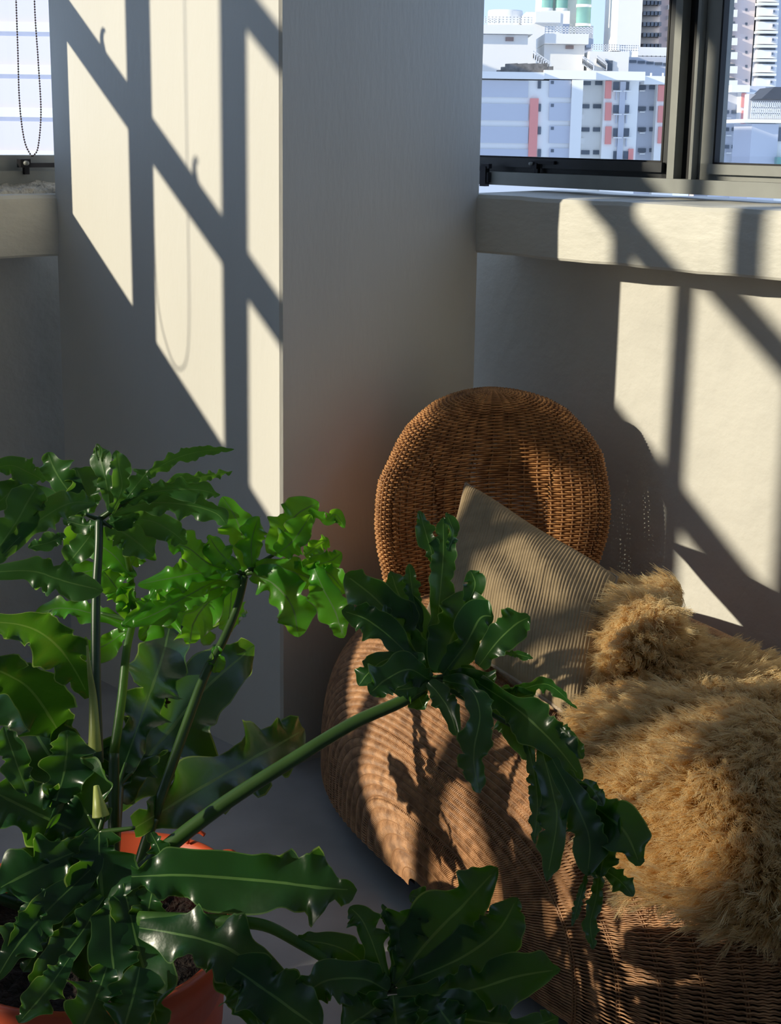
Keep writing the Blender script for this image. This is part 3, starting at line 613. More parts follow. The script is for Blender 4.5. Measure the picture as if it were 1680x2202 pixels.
# leaf hanging over the daybed
C_ = leaf((928, 1460), 2.30, [(1000, 1445, 2.29), (1090, 1500, 2.27), (1150, 1590, 2.24), (853, 1400, 2.31), (1010, 1490, 2.29)], 'long leaf hanging over the daybed in dangling lobes')
stalk('petiole', [(300, 1880), (360, 1822), (480, 1730), (620, 1640), (760, 1555), (870, 1505), (928, 1462)], .0125, .0085, [2.24, 2.24, 2.25, 2.26, 2.28, 2.29, 2.30], m_pet, plant)
stalk('petiole', [(928, 1462), (1000, 1480), (1087, 1520), (1180, 1610), (1250, 1720), (1290, 1860)], .0055, .003, [2.31, 2.30, 2.29, 2.25, 2.2, 2.16], m_pet, plant)
for a in [([(922, 1452), (863, 1350), (803, 1283), (742, 1235)], 92, 2.31, 2.36, .1), ([(917, 1450), (853, 1383), (790, 1333), (735, 1313)], 64, 2.30, 2.32, .2), ([(922, 1440), (902, 1350), (862, 1287), (840, 1228)], 66, 2.32, 2.36, .1),
          ([(905, 1360), (888, 1280), (880, 1212)], 34, 2.33, 2.35, .3), ([(940, 1447), (943, 1320), (953, 1200), (954, 1112)], 54, 2.31, 2.37, .1), ([(936, 1215), (920, 1160), (901, 1098)], 38, 2.35, 2.37, .2), ([(964, 1185), (974, 1145), (960, 1102)], 28, 2.35, 2.37, .4),
          ([(947, 1447), (973, 1368), (1000, 1315), (1007, 1268)], 110, 2.30, 2.33, 0), ([(1005, 1300), (1022, 1258), (1012, 1226)], 44, 2.32, 2.33, .1), ([(953, 1450), (1003, 1383), (1033, 1330), (1062, 1325)], 78, 2.29, 2.30, 0),
          ([(1030, 1432), (1070, 1380), (1110, 1342), (1140, 1326)], 72, 2.28, 2.28, 0), ([(1087, 1405), (1115, 1407), (1147, 1416)], 16, 2.28, 2.27, .1), ([(925, 1463), (880, 1440), (830, 1462), (795, 1492)], 78, 2.28, 2.24, .1),
          ([(925, 1468), (880, 1480), (840, 1485)], 50, 2.28, 2.26, .1), ([(853, 1410), (818, 1425), (790, 1450), (772, 1475)], 48, 2.29, 2.28, .2), ([(850, 1370), (836, 1340), (828, 1300)], 30, 2.31, 2.32, .2), ([(907, 1467), (902, 1497), (914, 1526)], 44, 2.31, 2.29, .1),
          ([(922, 1467), (947, 1497), (968, 1530), (984, 1582)], 50, 2.27, 2.22, .1), ([(953, 1463), (1010, 1480), (1032, 1535), (1020, 1610), (1022, 1660), (1033, 1706)], 62, 2.28, 2.18, .1),
          ([(960, 1455), (1020, 1460), (1060, 1500)], 70, 2.28, 2.26, .1), ([(987, 1443), (1100, 1515), (1183, 1590), (1254, 1676)], 84, 2.28, 2.18, .1), ([(1057, 1517), (1100, 1560), (1143, 1634)], 70, 2.29, 2.24, .1),
          ([(1130, 1580), (1150, 1667), (1156, 1733), (1150, 1815)], 34, 2.25, 2.17, .1), ([(1163, 1600), (1188, 1700), (1198, 1767), (1176, 1896)], 74, 2.22, 2.13, .1), ([(1188, 1633), (1233, 1717), (1267, 1800), (1264, 1884)], 76, 2.2, 2.12, .1),
          ([(1215, 1667), (1283, 1745), (1300, 1820), (1290, 1885)], 76, 2.2, 2.13, .1), ([(1290, 1860), (1283, 1930), (1270, 1985), (1276, 2042)], 34, 2.14, 2.09, .1), ([(1233, 1700), (1300, 1750), (1345, 1790), (1378, 1862)], 92, 2.19, 2.12, .1),
          ([(1198, 1558), (1227, 1587), (1254, 1632)], 36, 2.22, 2.19, .1), ([(1255, 1678), (1277, 1700), (1298, 1734)], 36, 2.19, 2.16, .1), ([(1300, 1870), (1335, 1895), (1362, 1928)], 44, 2.14, 2.11, .1), ([(1300, 1880), (1265, 1875)], 20, 2.13, 2.12, .1),
          ([(1262, 1880), (1247, 1935), (1230, 1992)], 18, 2.12, 2.08, .1), ([(1060, 1475), (1120, 1480), (1180, 1472), (1242, 1524)], 36, 2.28, 2.24, .9), ([(1080, 1490), (1110, 1500), (1150, 1492)], 50, 2.27, 2.26, .2)]:
    L_(C_, a[0], a[1], a[2] - .05 * (a[0][0][1] > 1600), a[3] - .07 * (a[0][-1][1] > 1700), a[4], ruf=.11, notch=.24)
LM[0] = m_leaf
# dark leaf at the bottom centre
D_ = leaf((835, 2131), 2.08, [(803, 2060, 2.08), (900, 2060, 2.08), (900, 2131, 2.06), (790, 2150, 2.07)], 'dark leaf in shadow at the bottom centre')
stalk('petiole', [(300, 1975), (400, 1978), (500, 1982), (575, 1992), (650, 2032), (740, 2085), (835, 2131)], .0105, .006, [2.16, 2.14, 2.12, 2.11, 2.1, 2.09, 2.08], m_rim, plant)
for a in [([(640, 2020), (717, 2033), (770, 2060), (800, 2100)], 66, 2.1, 2.1, .1), ([(838, 2131), (803, 2033), (778, 1978), (752, 1950)], 64, 2.08, 2.08, .1), ([(843, 2111), (850, 2033), (835, 1978), (822, 1944)], 28, 2.08, 2.1, .2),
          ([(850, 2120), (913, 2033), (992, 1950), (1071, 1866)], 130, 2.08, 2.08, .1), ([(874, 2111), (992, 2060), (1071, 2000), (1113, 1930)], 104, 2.07, 2.06, .1), ([(855, 2143), (992, 2135), (1110, 2100), (1206, 2084)], 104, 2.06, 2.02, .1),
          ([(874, 2162), (992, 2190), (1110, 2205)], 100, 2.05, 2.0, .1), ([(835, 2143), (790, 2180), (737, 2215)], 100, 2.06, 2.03, .1), ([(835, 2131), (780, 2105), (700, 2110), (640, 2150)], 96, 2.07, 2.05, .1), ([(845, 2140), (850, 2180), (855, 2230)], 110, 2.06, 2.03, .1),
          ([(880, 2060), (870, 2000), (900, 1955)], 90, 2.09, 2.09, .1), ([(893, 1960), (905, 1935), (880, 1925)], 40, 2.1, 2.1, .2), ([(905, 1935), (912, 1960), (918, 1985)], 30, 2.09, 2.08, .2), ([(1080, 2215), (1150, 2205), (1202, 2188)], 56, 2.0, 1.98, .1), ([(940, 2160), (960, 2190), (990, 2230)], 90, 2.04, 2.0, 0)]:
    L_(D_, a[0], a[1], a[2], a[3], a[4])
LM[0] = m_leaf
# broad dark leaf rising behind the planter towards the column
F_ = leaf((255, 1690), 2.60, [(270, 1640, 2.62), (285, 1660, 2.62), (215, 1660, 2.62)], 'broad dark serrated leaf between the planter and the column')
stalk('petiole', [(240, 1960), (246, 1820), (255, 1690)], .011, .009, [2.40, 2.5, 2.60], m_petd, plant)
for a in [([(240, 1730), (333, 1610), (433, 1490), (547, 1388)], 165, 2.64, 2.98, .1), ([(262, 1660), (317, 1505), (350, 1410), (378, 1290)], 112, 2.62, 3.02, .1),
          ([(240, 1720), (212, 1660), (202, 1595)], 120, 2.60, 2.72, .1), ([(245, 1720), (275, 1650), (292, 1590)], 120, 2.6, 2.75, 0), ([(225, 1720), (120, 1640), (60, 1550), (-10, 1450)], 130, 2.58, 2.8, .1)]:
    L_(F_, a[0], a[1], a[2], a[3], a[4], notch=.32, ruf=.12)
L_(F_, [(345, 1520), (352, 1500), (362, 1482)], 30, 2.80, 2.82, .2, m=m_dry)
LM[0] = m_leaf
# the big rosette leaf seen from above
E_ = leaf((213, 1790), 2.22, [(230, 1730, 2.22), (290, 1780, 2.21), (285, 1885, 2.19), (190, 1750, 2.22), (170, 1830, 2.21), (230, 1920, 2.2)], 'broad dark leaf over the planter seen from above')
for a in [([(287, 1782), (380, 1725), (500, 1655), (600, 1600), (655, 1568)], 124, 2.30, 2.74, .1), ([(120, 1722), (140, 1650), (145, 1570)], 92, 2.21, 2.22, .1),
          ([(170, 1790), (80, 1750), (-20, 1700)], 150, 2.22, 2.2, .1), ([(60, 1710), (35, 1640), (8, 1562)], 56, 2.2, 2.2, .2), ([(180, 1825), (90, 1862), (-10, 1915)], 110, 2.2, 2.14, .1), ([(195, 1870), (110, 1950), (40, 2030), (-10, 2110)], 84, 2.18, 2.1, .1),
          ([(225, 1930), (165, 2020), (110, 2090), (70, 2150)], 84, 2.17, 2.1, .1), ([(235, 1930), (240, 2040), (252, 2145)], 90, 2.17, 2.1, .1), ([(265, 1900), (295, 2030), (320, 2120), (340, 2215)], 124, 2.18, 2.08, .1),
          ([(283, 1885), (400, 1882), (560, 1893), (680, 1908), (768, 1914)], 136, 2.17, 2.12, .1), ([(300, 1995), (380, 2008), (480, 2035), (560, 2085), (640, 2150)], 118, 2.14, 2.06, .1), ([(480, 2070), (530, 2130), (560, 2215)], 110, 2.11, 2.04, .1),
          ([(500, 2080), (600, 2150), (690, 2215)], 130, 2.08, 2.02, .1), ([(325, 1790), (345, 1840), (330, 1900)], 46, 2.19, 2.18, .1), ([(330, 1910), (318, 1965), (312, 2040)], 70, 2.18, 2.16, .1), ([(150, 2060), (100, 2130), (40, 2200)], 64, 2.12, 2.05, .1),
          ([(230, 1800), (200, 1950), (190, 2110)], 130, 2.25, 2.2, 0), ([(200, 1850), (120, 1980), (50, 2090)], 110, 2.25, 2.2, 0), ([(250, 1850), (282, 2000), (292, 2130)], 110, 2.25, 2.2, 0), ([(160, 1800), (80, 1880), (20, 1930)], 120, 2.26, 2.22, 0),
          ([(213, 1790), (150, 1880), (100, 1960)], 100, 2.2, 2.17, 0), ([(213, 1790), (215, 1870), (225, 1960)], 130, 2.2, 2.18, 0), ([(213, 1780), (160, 1720), (100, 1690)], 140, 2.23, 2.22, 0), ([(230, 2080), (205, 2150), (170, 2225)], 104, 2.1, 2.05, 0),
          ([(300, 2080), (285, 2150), (265, 2215)], 120, 2.1, 2.05, 0), ([(90, 1910), (60, 1990), (20, 2060)], 60, 2.16, 2.12, .2)]:
    L_(E_, a[0], a[1], a[2], a[3], a[4], notch=.30, ruf=.12)
stalk('petiole', [(215, 1900), (213, 1840), (213, 1790)], .012, .009, [2.3, 2.27, 2.24], m_pet, plant)
stalk('petiole', [(190, 1990), (90, 1960), (-20, 1925)], .011, .009, [2.3, 2.25, 2.2], m_petd, plant)
stalk('petiole', [(170, 2010), (80, 2040), (-20, 2080)], .010, .009, [2.25, 2.18, 2.12], m_petd, plant)
stalk('petiole', [(250, 1960), (245, 1800), (245, 1620)], .010, .0085, [2.4, 2.42, 2.45], m_pet, plant)
stalk('petiole', [(280, 1960), (300, 1860), (330, 1760)], .010, .0085, [2.32, 2.34, 2.36], m_pet, plant)
# two new leaves still rolled in their pale sheaths
stalk('rolled_leaf', [(204, 1615), (203, 1570), (200, 1500), (193, 1445), (187, 1388)], .0105, .0015, [2.27, 2.27, 2.28, 2.28, 2.29], m_sheath, plant)
stalk('rolled_leaf', [(217, 1755), (212, 1725), (207, 1690)], .0125, .004, [2.17, 2.17, 2.18], m_sheath, plant)

# ------------------------------------------------------------------ ball chains of the roller blinds
def chain(name, pts, label, r=.0027, step=.0066):
    c = catmull(pts, 400); d = np.concatenate([[0], np.cumsum(np.linalg.norm(np.diff(c, axis=0), axis=1))]); n = int(d[-1] / step)
    B3 = np.array([np.interp(np.linspace(0, d[-1], n), d, c[:, k]) for k in range(3)]).T
    root = thing(name, c[len(c) // 2], label, 'chain')
    V, Fc = tube(c, .0007, 5, False); mk('cord', V, Fc, m_chain, root)
    u = [(math.cos(a) * math.cos(e), math.sin(a) * math.cos(e), math.sin(e)) for e in (-.9, 0, .9) for a in np.arange(6) * math.pi / 3] + [(0, 0, 1), (0, 0, -1)]
    f = [(i * 6 + j, i * 6 + (j + 1) % 6, (i + 1) * 6 + (j + 1) % 6, (i + 1) * 6 + j) for i in range(2) for j in range(6)] + [(12 + j, 12 + (j + 1) % 6, 18) for j in range(6)] + [((j + 1) % 6, j, 19) for j in range(6)]
    mb = MB()
    for b in B3: mb.add(b + np.array(u) * r, f)
    mb.build('beads', m_chain, root, True, kind='stuff')
cpx = [(32, -260), (33, -60), (38, 100), (42, 220), (52, 300), (66, 333), (72, 334), (82, 315), (88, 240), (82, 130), (74, 0), (68, -260)]
chain('ball_chain', [onplane(x, y, P(0, BL + .055, 0), B) for x, y in cpx], 'beaded metal blind chain hanging in a loop at the left window')
c0, w0 = -1.34, .16
chain('ball_chain', [P(c0 - w0, 1.03, 2.6), P(c0 - w0, 1.03, 1.9), P(c0 - w0 + .01, 1.03, 1.54), P(c0 - .07, 1.03, 1.425), P(c0 + .05, 1.03, 1.425), P(c0 + w0 - .01, 1.03, 1.54), P(c0 + w0, 1.03, 1.9), P(c0 + w0, 1.03, 2.6)],
      'second blind chain at the left window, out of frame, its looped shadow on the column', .0028, .008)

# ------------------------------------------------------------------ the city outside
m_bw = mat('white_facade', (.84, .82, .78), .8, .02, .05); m_bg = mat('grey_blue_facade', (.54, .555, .61), .8, .02, .05); m_bl = mat('lilac_facade', (.74, .68, .72), .8, .03, .05)
m_pk = mat('pink_strip', (.80, .30, .26), .8, .02, .05); m_win = mat('dark_window', (.10, .12, .15), .25, .2, .3); m_gg = mat('green_glass', (.22, .42, .36), .2, .15, .3)
m_pg = mat('pinkish_facade', (.62, .54, .54), .8, .02, .05); m_brn = mat('brown_vent', (.30, .22, .20), .8); m_roof = mat('dark_roof', (.05, .055, .07), .7); m_mast = mat('rail_paint', (.75, .76, .78), .6); m_dg = mat('grey_rubble', (.16, .15, .14), .9, .3, 2)
Yv = np.array([0, 1., 0]); Xv = np.array([1., 0, 0]); BASE = -38.0
def fp(px, py, Y): return onplane(px, py, np.array([0, Y, 0]), Yv)
def fbox(root, name, x0, y0, x1, y1, Y, m, depth=6., proud=.0, down=False):
    a = fp(x0, y0, Y); b = fp(x1, y1, Y); z1 = a[2]; z0 = BASE if down else b[2]
    mb = MB(); mb.box([a[0], Y - proud, z0], [b[0] - a[0], 0, 0], [0, depth, 0], [0, 0, z1 - z0]); return mb.build(name, m, root)
def bld(x, Y, label): return thing('apartment_building', [fp(x, 300, Y)[0], Y, BASE], label, 'building')
def rail(root, x0, x1, ytop, ybot, Y, m=None, nposts=9, name='railing'):
    mb = MB(); a = fp(x0, ytop, Y); b = fp(x1, ybot, Y); w = b[0] - a[0]; h = a[2] - b[2]; t = .09
    for k in range(3): mb.box([a[0], Y, b[2] + h * (k + 1) / 3 - t], [w, 0, 0], [0, t, 0], [0, 0, t])
    for k in range(nposts): mb.box([a[0] + w * k / (nposts - 1) - t / 2, Y, b[2]], [t, 0, 0], [0, t, 0], [0, 0, h])
    return mb.build(name, m or m_mast, root, kind='stuff')
def zx(v): return 1030 + v / 3.907
def zy(v): return v / 3.907
def zb(root, name, x0, y0, x1, y1, Y, m, **k): return fbox(root, name, zx(x0), zy(y0), zx(x1), zy(y1), Y, m, **k)
# near blue-grey block
r1 = bld(1110, 185, 'blue grey apartment block with white bands and one long pink strip')
zb(r1, 'wall', -250, 665, 840, 1400, 185, m_bw, depth=10, down=True); zb(r1, 'parapet', -260, 600, 540, 668, 185, m_bw, depth=11, proud=1.6); zb(r1, 'parapet', 540, 592, 970, 672, 186, m_bw, depth=11, proud=1.6)
for y0, y1 in ((672, 820), (865, 1015), (1057, 1205), (1245, 1400)):
    zb(r1, 'panel', -250, y0, 412, y1, 185, m_bg, depth=.5, proud=.25); zb(r1, 'panel', 592, y0, 770, y1, 185, m_bg, depth=.5, proud=.25)
    zb(r1, 'window', 496, y0 + 8, 520, y0 + 72, 185, m_win, depth=.5, proud=.2); zb(r1, 'window', 604, y0 + 8, 628, y0 + 34, 185, m_win, depth=.5, proud=.3)
zb(r1, 'pink_strip', 430, 826, 480, 1400, 185, m_pk, depth=.5, proud=.4); zb(r1, 'pilaster', 780, 672, 842, 1400, 185, m_bw, depth=.5, proud=.7)
mb = MB()
for k in range(14):
    x_ = 150 + k * 28 + (k % 3) * 8; a = fp(zx(x_), zy(590), 186); mb.box([a[0], 185.5, a[2] - .6], [1.4, 0, .1], [0, 1.0, 0], [0, .1, .6 + .35 * (k % 3)])
mb.build('roof_rubble', m_dg, r1, kind='stuff')
r2 = bld(1275, 190, 'pale apartment block with pink checks and bracketed window ledges')
zb(r2, 'wall', 842, 672, 1110, 1400, 190, m_bw, depth=10, down=True); zb(r2, 'wall', 1060, 600, 1310, 1400, 188, m_bw, depth=9, down=True); zb(r2, 'parapet', 930, 600, 1380, 680, 188, m_bw, depth=11, proud=1.5)
for i, y in enumerate((680, 875, 1070, 1262)):
    for x in (860, 960) if i else (872, 978): zb(r2, 'window', x, y, x + 68, y + 36, 190, m_win, depth=.4, proud=.2)
    for x in (1130, 1215): zb(r2, 'window', x, y + 8, x + 45, y + 74, 188, m_win, depth=.4, proud=.2); zb(r2, 'window_ledge', x - 8, y + 82, x + 62, y + 92, 188, m_bw, depth=1.2, proud=1.0); zb(r2, 'bracket', x + 18, y + 92, x + 25, y + 160, 188, m_bg, depth=.5, proud=.3)
for y in (680, 862, 1062): zb(r2, 'pink_strip', 1064, y, 1108, y + (150 if y > 700 else 148), 188, m_pk, depth=.5, proud=.3)
zb(r2, 'pink_strip', 1256, 1250, 1290, 1400, 188, m_pk, depth=.5, proud=.3); zb(r2, 'pipe', 1186, 685, 1198, 1400, 188, m_bg, depth=.4, proud=.4)
for y in (760, 960, 1160): zb(r2, 'air_conditioner', 855, y, 880, y + 48, 190, m_bw, depth=.6, proud=.5)
r3 = bld(1400, 195, 'grey blue apartment block with rows of dark windows behind the window stile')
zb(r3, 'wall', 1310, 690, 1512, 1400, 195, m_bg, depth=10, down=True); zb(r3, 'wall', 1505, 650, 1640, 1400, 193, m_bw, depth=10, down=True); zb(r3, 'parapet', 1380, 640, 1575, 712, 193, m_bw, depth=10, proud=1.2)
for y in (718, 895, 1070, 1245):
    for x in (1338, 1432): zb(r3, 'window', x, y, x + 64, y + 34, 195, m_win, depth=.4, proud=.2)
    zb(r3, 'window_ledge', 1345, y + 42, 1388, y + 52, 195, m_bw, depth=1, proud=.8); zb(r3, 'window', 1560, y + 5, 1582, y + 80, 193, m_win, depth=.4, proud=.2)
for y, h in ((716, 135), (890, 140), (1065, 140)): zb(r3, 'pink_strip', 1508, y, 1556, y + h, 193, m_pk, depth=.4, proud=.3)
for x in (1445, 1545): zb(r3, 'vent_pipe', x, 612, x + 10, 642, 193, m_bw, depth=.4)
# roof houses behind the parapet
r4 = bld(1095, 205, 'white rooftop plant house with a railing, leftmost on the roofline')
zb(r4, 'wall', -220, 285, 402, 620, 205, m_bw, depth=12, down=True); zb(r4, 'cornice', -240, 205, 450, 292, 205, m_bw, depth=13, proud=1.2); zb(r4, 'vent', 225, 312, 291, 346, 205, m_brn, depth=.3, proud=.2); rail(r4, zx(55), zx(445), zy(138), zy(204), 205.5, None, 14)
rail(r4, zx(-200), zx(205), zy(150), zy(204), 212, None, 12)
r5 = bld(1215, 206, 'white rooftop plant house with a railing, right of the outside stair')
zb(r5, 'wall', 552, 372, 880, 620, 206, m_bw, depth=12, down=True); zb(r5, 'cornice', 550, 285, 912, 376, 206, m_bw, depth=13, proud=1.2); zb(r5, 'vent', 730, 382, 795, 412, 206, m_brn, depth=.3, proud=.2); rail(r5, zx(560), zx(955), zy(222), zy(286), 206.5, None, 15); zb(r5, 'wall', 905, 320, 960, 400, 209, m_bg, depth=8)
r6 = bld(1310, 204, 'white roof house with a doorway and curved railings in the middle of the roofline')
zb(r6, 'wall', 930, 430, 1255, 620, 204, m_bw, depth=10, down=True); zb(r6, 'doorway', 1062, 508, 1120, 595, 204, m_win, depth=.3, proud=.2); zb(r6, 'wall', 1115, 425, 1190, 460, 206, m_dg, depth=3); rail(r6, zx(950), zx(1180), zy(372), zy(430), 204.5, None, 12); rail(r6, zx(1190), zx(1340), zy(378), zy(440), 208, None, 9)
def stair(root, x0, y0, x1, y1, Y, h=60):
    a = fp(zx(x0), zy(y0), Y); b = fp(zx(x1), zy(y1), Y); d = b - a; L3 = np.linalg.norm(d); t = nrm(d); mb = MB(); hh = fp(zx(x0), zy(y0 - h), Y)[2] - a[2]
    mb.box(a, d, Yv * 1.0, Z * .45); mb.box(a + Z * hh, d, Yv * .12, Z * .14); mb.box(a + Z * hh * .55, d, Yv * .12, Z * .12)
    for k in range(9): mb.box(a + d * k / 8, Xv * .12, Yv * .12, Z * hh)
    mb.build('stair_flight', m_mast, root, kind='stuff')
stair(r4, 455, 490, 600, 590, 203); stair(r6, 870, 535, 960, 595, 203); stair(r6, 990, 530, 1070, 592, 203.5)
r7 = thing('water_tank', [fp(1085, 60, 230)[0], 230, BASE], 'round cream rooftop tank above the leftmost roof house', 'tank')
cxm = fp(zx(225), zy(60), 236); rad = abs(fp(zx(375), 60, 230)[0] - fp(zx(75), 60, 230)[0]) / 2; zt = fp(1085, zy(62), 230)[2]
V = []; 
for z in (BASE, zt - .2, zt): V += [np.array([cxm[0] + rad * math.cos(a) * (1 if z < zt else .97), 236 + rad * math.sin(a), z]) for a in np.arange(32) * math.pi / 16]
mk('tank_wall', V, [(i * 32 + j, i * 32 + (j + 1) % 32, (i + 1) * 32 + (j + 1) % 32, (i + 1) * 32 + j) for i in range(2) for j in range(32)] + [tuple(range(64, 96))], m_bw, r7)
r8 = bld(1165, 225, 'cream slab building with a stepped top behind the roof houses')
zb(r8, 'wall', 400, 100, 690, 620, 226, m_bw, depth=10, down=True); zb(r8, 'cornice', 480, 95, 686, 190, 224, m_bw, depth=6); zb(r8, 'wall', 690, 200, 745, 620, 228, m_bg, depth=6, down=True)
r9 = thing('apartment_tower', [fp(zx(740), 60, 260)[0], 260, BASE], 'tall tower with a rounded green glass bay', 'building')
zb(r9, 'wall', 560, -300, 830, 620, 260, m_bw, depth=16, down=True)
for (xa, xb, Yc) in ((525, 620, 258), (640, 745, 258), (820, 945, 256)):
    c = fp(zx((xa + xb) / 2), 60, Yc); rr = abs(fp(zx(xb), 60, Yc)[0] - fp(zx(xa), 60, Yc)[0]) / 2
    top = fp(zx(700), zy(-300), Yc)[2]; bot = fp(zx(700), zy(90 if xa < 800 else 215), Yc)[2]
    V = [np.array([c[0] + rr * math.cos(a), Yc + rr + rr * math.sin(a) * .8, z]) for z in (bot, top) for a in np.arange(24) * math.pi / 12]
    mk('glass_bay', V, [(j, (j + 1) % 24, 24 + (j + 1) % 24, 24 + j) for j in range(24)], m_gg, r9, True)
    z = bot
    while z < top:
        V = [np.array([c[0] + rr * 1.04 * math.cos(a), Yc + rr + rr * 1.04 * math.sin(a) * .8, z + q]) for q in (0, .45) for a in np.arange(24) * math.pi / 12]
        mk('floor_band', V, [(j, (j + 1) % 24, 24 + (j + 1) % 24, 24 + j) for j in range(24)] + [tuple(range(24, 48))], m_bw, r9, True); z += 2.9
zb(r9, 'wall', 525, 88, 745, 620, 257, m_bw, depth=12, down=True); zb(r9, 'wall', 822, 215, 945, 620, 259, m_bg, depth=10, down=True)
# white tower with curved balconies
r10 = thing('apartment_tower', [fp(zx(1400), 60, 250)[0], 250, BASE], 'white tower with curved balcony bands', 'building')
zb(r10, 'wall', 1190, -300, 1345, 640, 250, m_bw, depth=16, down=True); zb(r10, 'wall', 1345, -300, 1660, 640, 254, m_pg, depth=12, down=True)
c = fp(zx(1440), 60, 252); rr = abs(fp(zx(1540), 60, 252)[0] - fp(zx(1345), 60, 252)[0]) / 2
for y in (-340, -250, -160, -70, 25, 112, 203, 293, 385):
    z1 = fp(1400, zy(y + 20), 252)[2]; z0 = fp(1400, zy(y + 72), 252)[2]; zw = fp(1400, zy(y - 20), 252)[2]
    V = [np.array([c[0] + rr * math.cos(a), 254 + rr * .6 * math.sin(a), z]) for z in (z0, z1) for a in np.arange(24) * math.pi / 12]
    mk('balcony_band', V, [(j, (j + 1) % 24, 24 + (j + 1) % 24, 24 + j) for j in range(24)] + [tuple(range(24, 48))], m_bw, r10, True)
    for k in range(5):
        a = fp(zx(1375 + k * 32), zy(y - 15), 252); b = fp(zx(1397 + k * 32), zy(y + 18), 252); mb = MB(); mb.box([a[0], 251, b[2]], [b[0] - a[0], 0, 0], [0, 3.2, 0], [0, 0, a[2] - b[2]]); mb.build('window', m_win, r10)
    zb(r10, 'balcony', 1595, y + 15, 1665, y + 52, 252, m_bw, depth=3)
r11 = bld(1385, 212, 'low long building with a sloping roof edge and a window strip')
zb(r11, 'wall', 1255, 478, 1640, 690, 212, m_bg, depth=8, down=True)
for k in range(5): zb(r11, 'window', 1265 + 72 * k, 505 + 6 * k, 1322 + 72 * k, 528 + 6 * k, 212, m_win, depth=.3, proud=.2)
rail(r11, zx(1340), zx(1600), zy(465), zy(480), 213, None, 8); zb(r11, 'wall', 1340, 395, 1610, 500, 222, m_bw, depth=8)
# seen through the second sash
def ax(v): return 1380 + v / 5.003
def ay(v): return v / 5.003
def ab(root, name, x0, y0, x1, y1, Y, m, **k): return fbox(root, name, ax(x0), ay(y0), ax(x1), ay(y1), Y, m, **k)
r12 = thing('apartment_tower', [fp(1640, 60, 240)[0], 240, BASE], 'pinkish tower with white balconies and air conditioner boxes', 'building')
ab(r12, 'wall', 840, -300, 1175, 1000, 240, m_pg, depth=14, down=True); ab(r12, 'wall', 1160, -300, 1270, 1000, 243, m_pg, depth=10, down=True); ab(r12, 'wall', 1250, -300, 1500, 1000, 240, m_bg, depth=14, down=True); ab(r12, 'wall', 1470, -300, 1800, 1000, 242, m_pg, depth=12, down=True)
for k in range(-2, 6):
    y = 20 + 152 * k + 12
    ab(r12, 'balcony', 900, y + 70, 1030, y + 150, 239, m_bw, depth=2); ab(r12, 'window', 905, y + 45, 1005, y + 70, 239.6, m_win, depth=.5); ab(r12, 'window', 1120, y + 60, 1140, y + 88, 239.9, m_win, depth=.5)
    ab(r12, 'window', 1165, y + 75, 1262, y + 125, 242.7, m_win, depth=.5)
    ab(r12, 'bay_wall', 1262 - k * 6, y + 48, 1475 - k * 6, y + 140, 238.5, m_bw, depth=2); ab(r12, 'window', 1290 - k * 6, y + 26, 1460 - k * 6, y + 48, 239.4, m_win, depth=.5); ab(r12, 'bay_band', 1255 - k * 6, y - 6, 1480 - k * 6, y + 24, 238, m_bw, depth=2)
    ab(r12, 'air_conditioner', 1415 - k * 6, y + 70, 1462 - k * 6, y + 112, 238, m_bg, depth=.8); ab(r12, 'air_conditioner_fan', 1420 - k * 6, y + 78, 1436 - k * 6, y + 102, 237.9, m_win, depth=.3)
r13 = bld(1580, 193, 'grey blue block with paired windows seen through the right pane')
ab(r13, 'wall', 780, 985, 1075, 1800, 195, m_bg, depth=9, down=True); ab(r13, 'parapet', 950, 915, 1140, 995, 193, m_bw, depth=9, proud=1.2); ab(r13, 'parapet', 1135, 925, 1320, 1005, 196, m_bg, depth=9, proud=.5); ab(r13, 'wall', 1072, 990, 1180, 1800, 193, m_bw, depth=9, down=True)
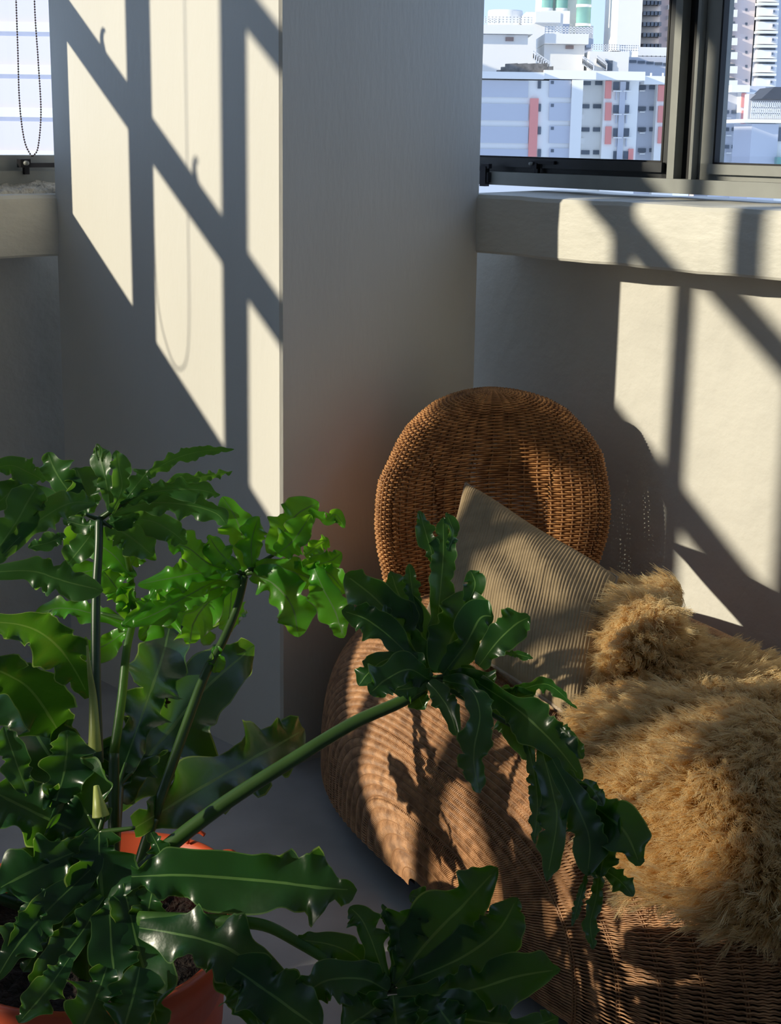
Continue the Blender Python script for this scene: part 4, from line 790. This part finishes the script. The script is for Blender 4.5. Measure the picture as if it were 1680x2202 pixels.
for y in (1185, 1372, 1560):
    for x in (872, 970): ab(r13, 'window', x, y, x + 66, y + 38, 195, m_win, depth=.4, proud=.2)
    ab(r13, 'window_ledge', 900, y + 80, 950, y + 92, 195, m_bw, depth=1, proud=.9); ab(r13, 'window', 1120, y + 5, 1152, y + 80, 193, m_win, depth=.4, proud=.2)
for y in (1005, 1190, 1375): ab(r13, 'pink_strip', 1076, y, 1112, y + 150, 193, m_pk, depth=.4, proud=.3)
r14 = thing('corner_building', [fp(1650, 300, 150)[0], 150, BASE], 'pale blue building with a railed roof terrace and dark pitched roof', 'building')
ab(r14, 'wall', 1190, 1330, 1445, 1800, 150, m_bg, depth=8, down=True); ab(r14, 'wall', 1445, 1330, 1800, 1800, 150.5, m_bw, depth=8, down=True); ab(r14, 'window', 1450, 1370, 1560, 1520, 150.3, m_win, depth=.4); ab(r14, 'awning', 1435, 1690, 1560, 1765, 150, m_gg, depth=1.5, proud=1)
ab(r14, 'terrace_slab', 1110, 1280, 1800, 1330, 149, m_bw, depth=9); rail(r14, ax(1190), ax(1600), ay(1090), ay(1280), 149.2, None, 22); rail(r14, ax(1190), ax(1600), ay(1140), ay(1280), 154, m_bg, 17)
ab(r14, 'wall', 1160, 1010, 1600, 1300, 157, m_bg, depth=2)
a = fp(ax(1290), ay(1062), 152); b = fp(ax(1430), ay(935), 152); e_ = fp(ax(1800), ay(935), 152)
V = [a, [e_[0], 152, a[2]], [e_[0], 152, b[2]], b]; V = np.array(V, float); V2 = V + Yv * 6; mb = MB(); mb.add(np.vstack([V, V2]), [(0, 1, 2, 3), (7, 6, 5, 4), (0, 3, 7, 4), (3, 2, 6, 7), (0, 4, 5, 1)]); mb.build('pitched_roof', m_roof, r14)
# block at the left, seen through the left window; its long roof edge throws the shade over the lower city
r15 = bld(50, 100, 'lilac and white slab block filling the view of the left window')
mb = MB(); mb.box([-48, 100.3, BASE], [27, 0, 0], [0, 95, 0], [0, 0, 21 - BASE]); mb.build('wall', m_bl, r15)
for k in range(-3, 9):
    y = 50 + 92 * k; a = fp(-600, y, 100); b = fp(130, y + 19, 100); mb = MB(); mb.box([-48, 100.05, b[2]], [27.1, 0, 0], [0, .6, 0], [0, 0, .58]); mb.build('floor_band', m_bw, r15)
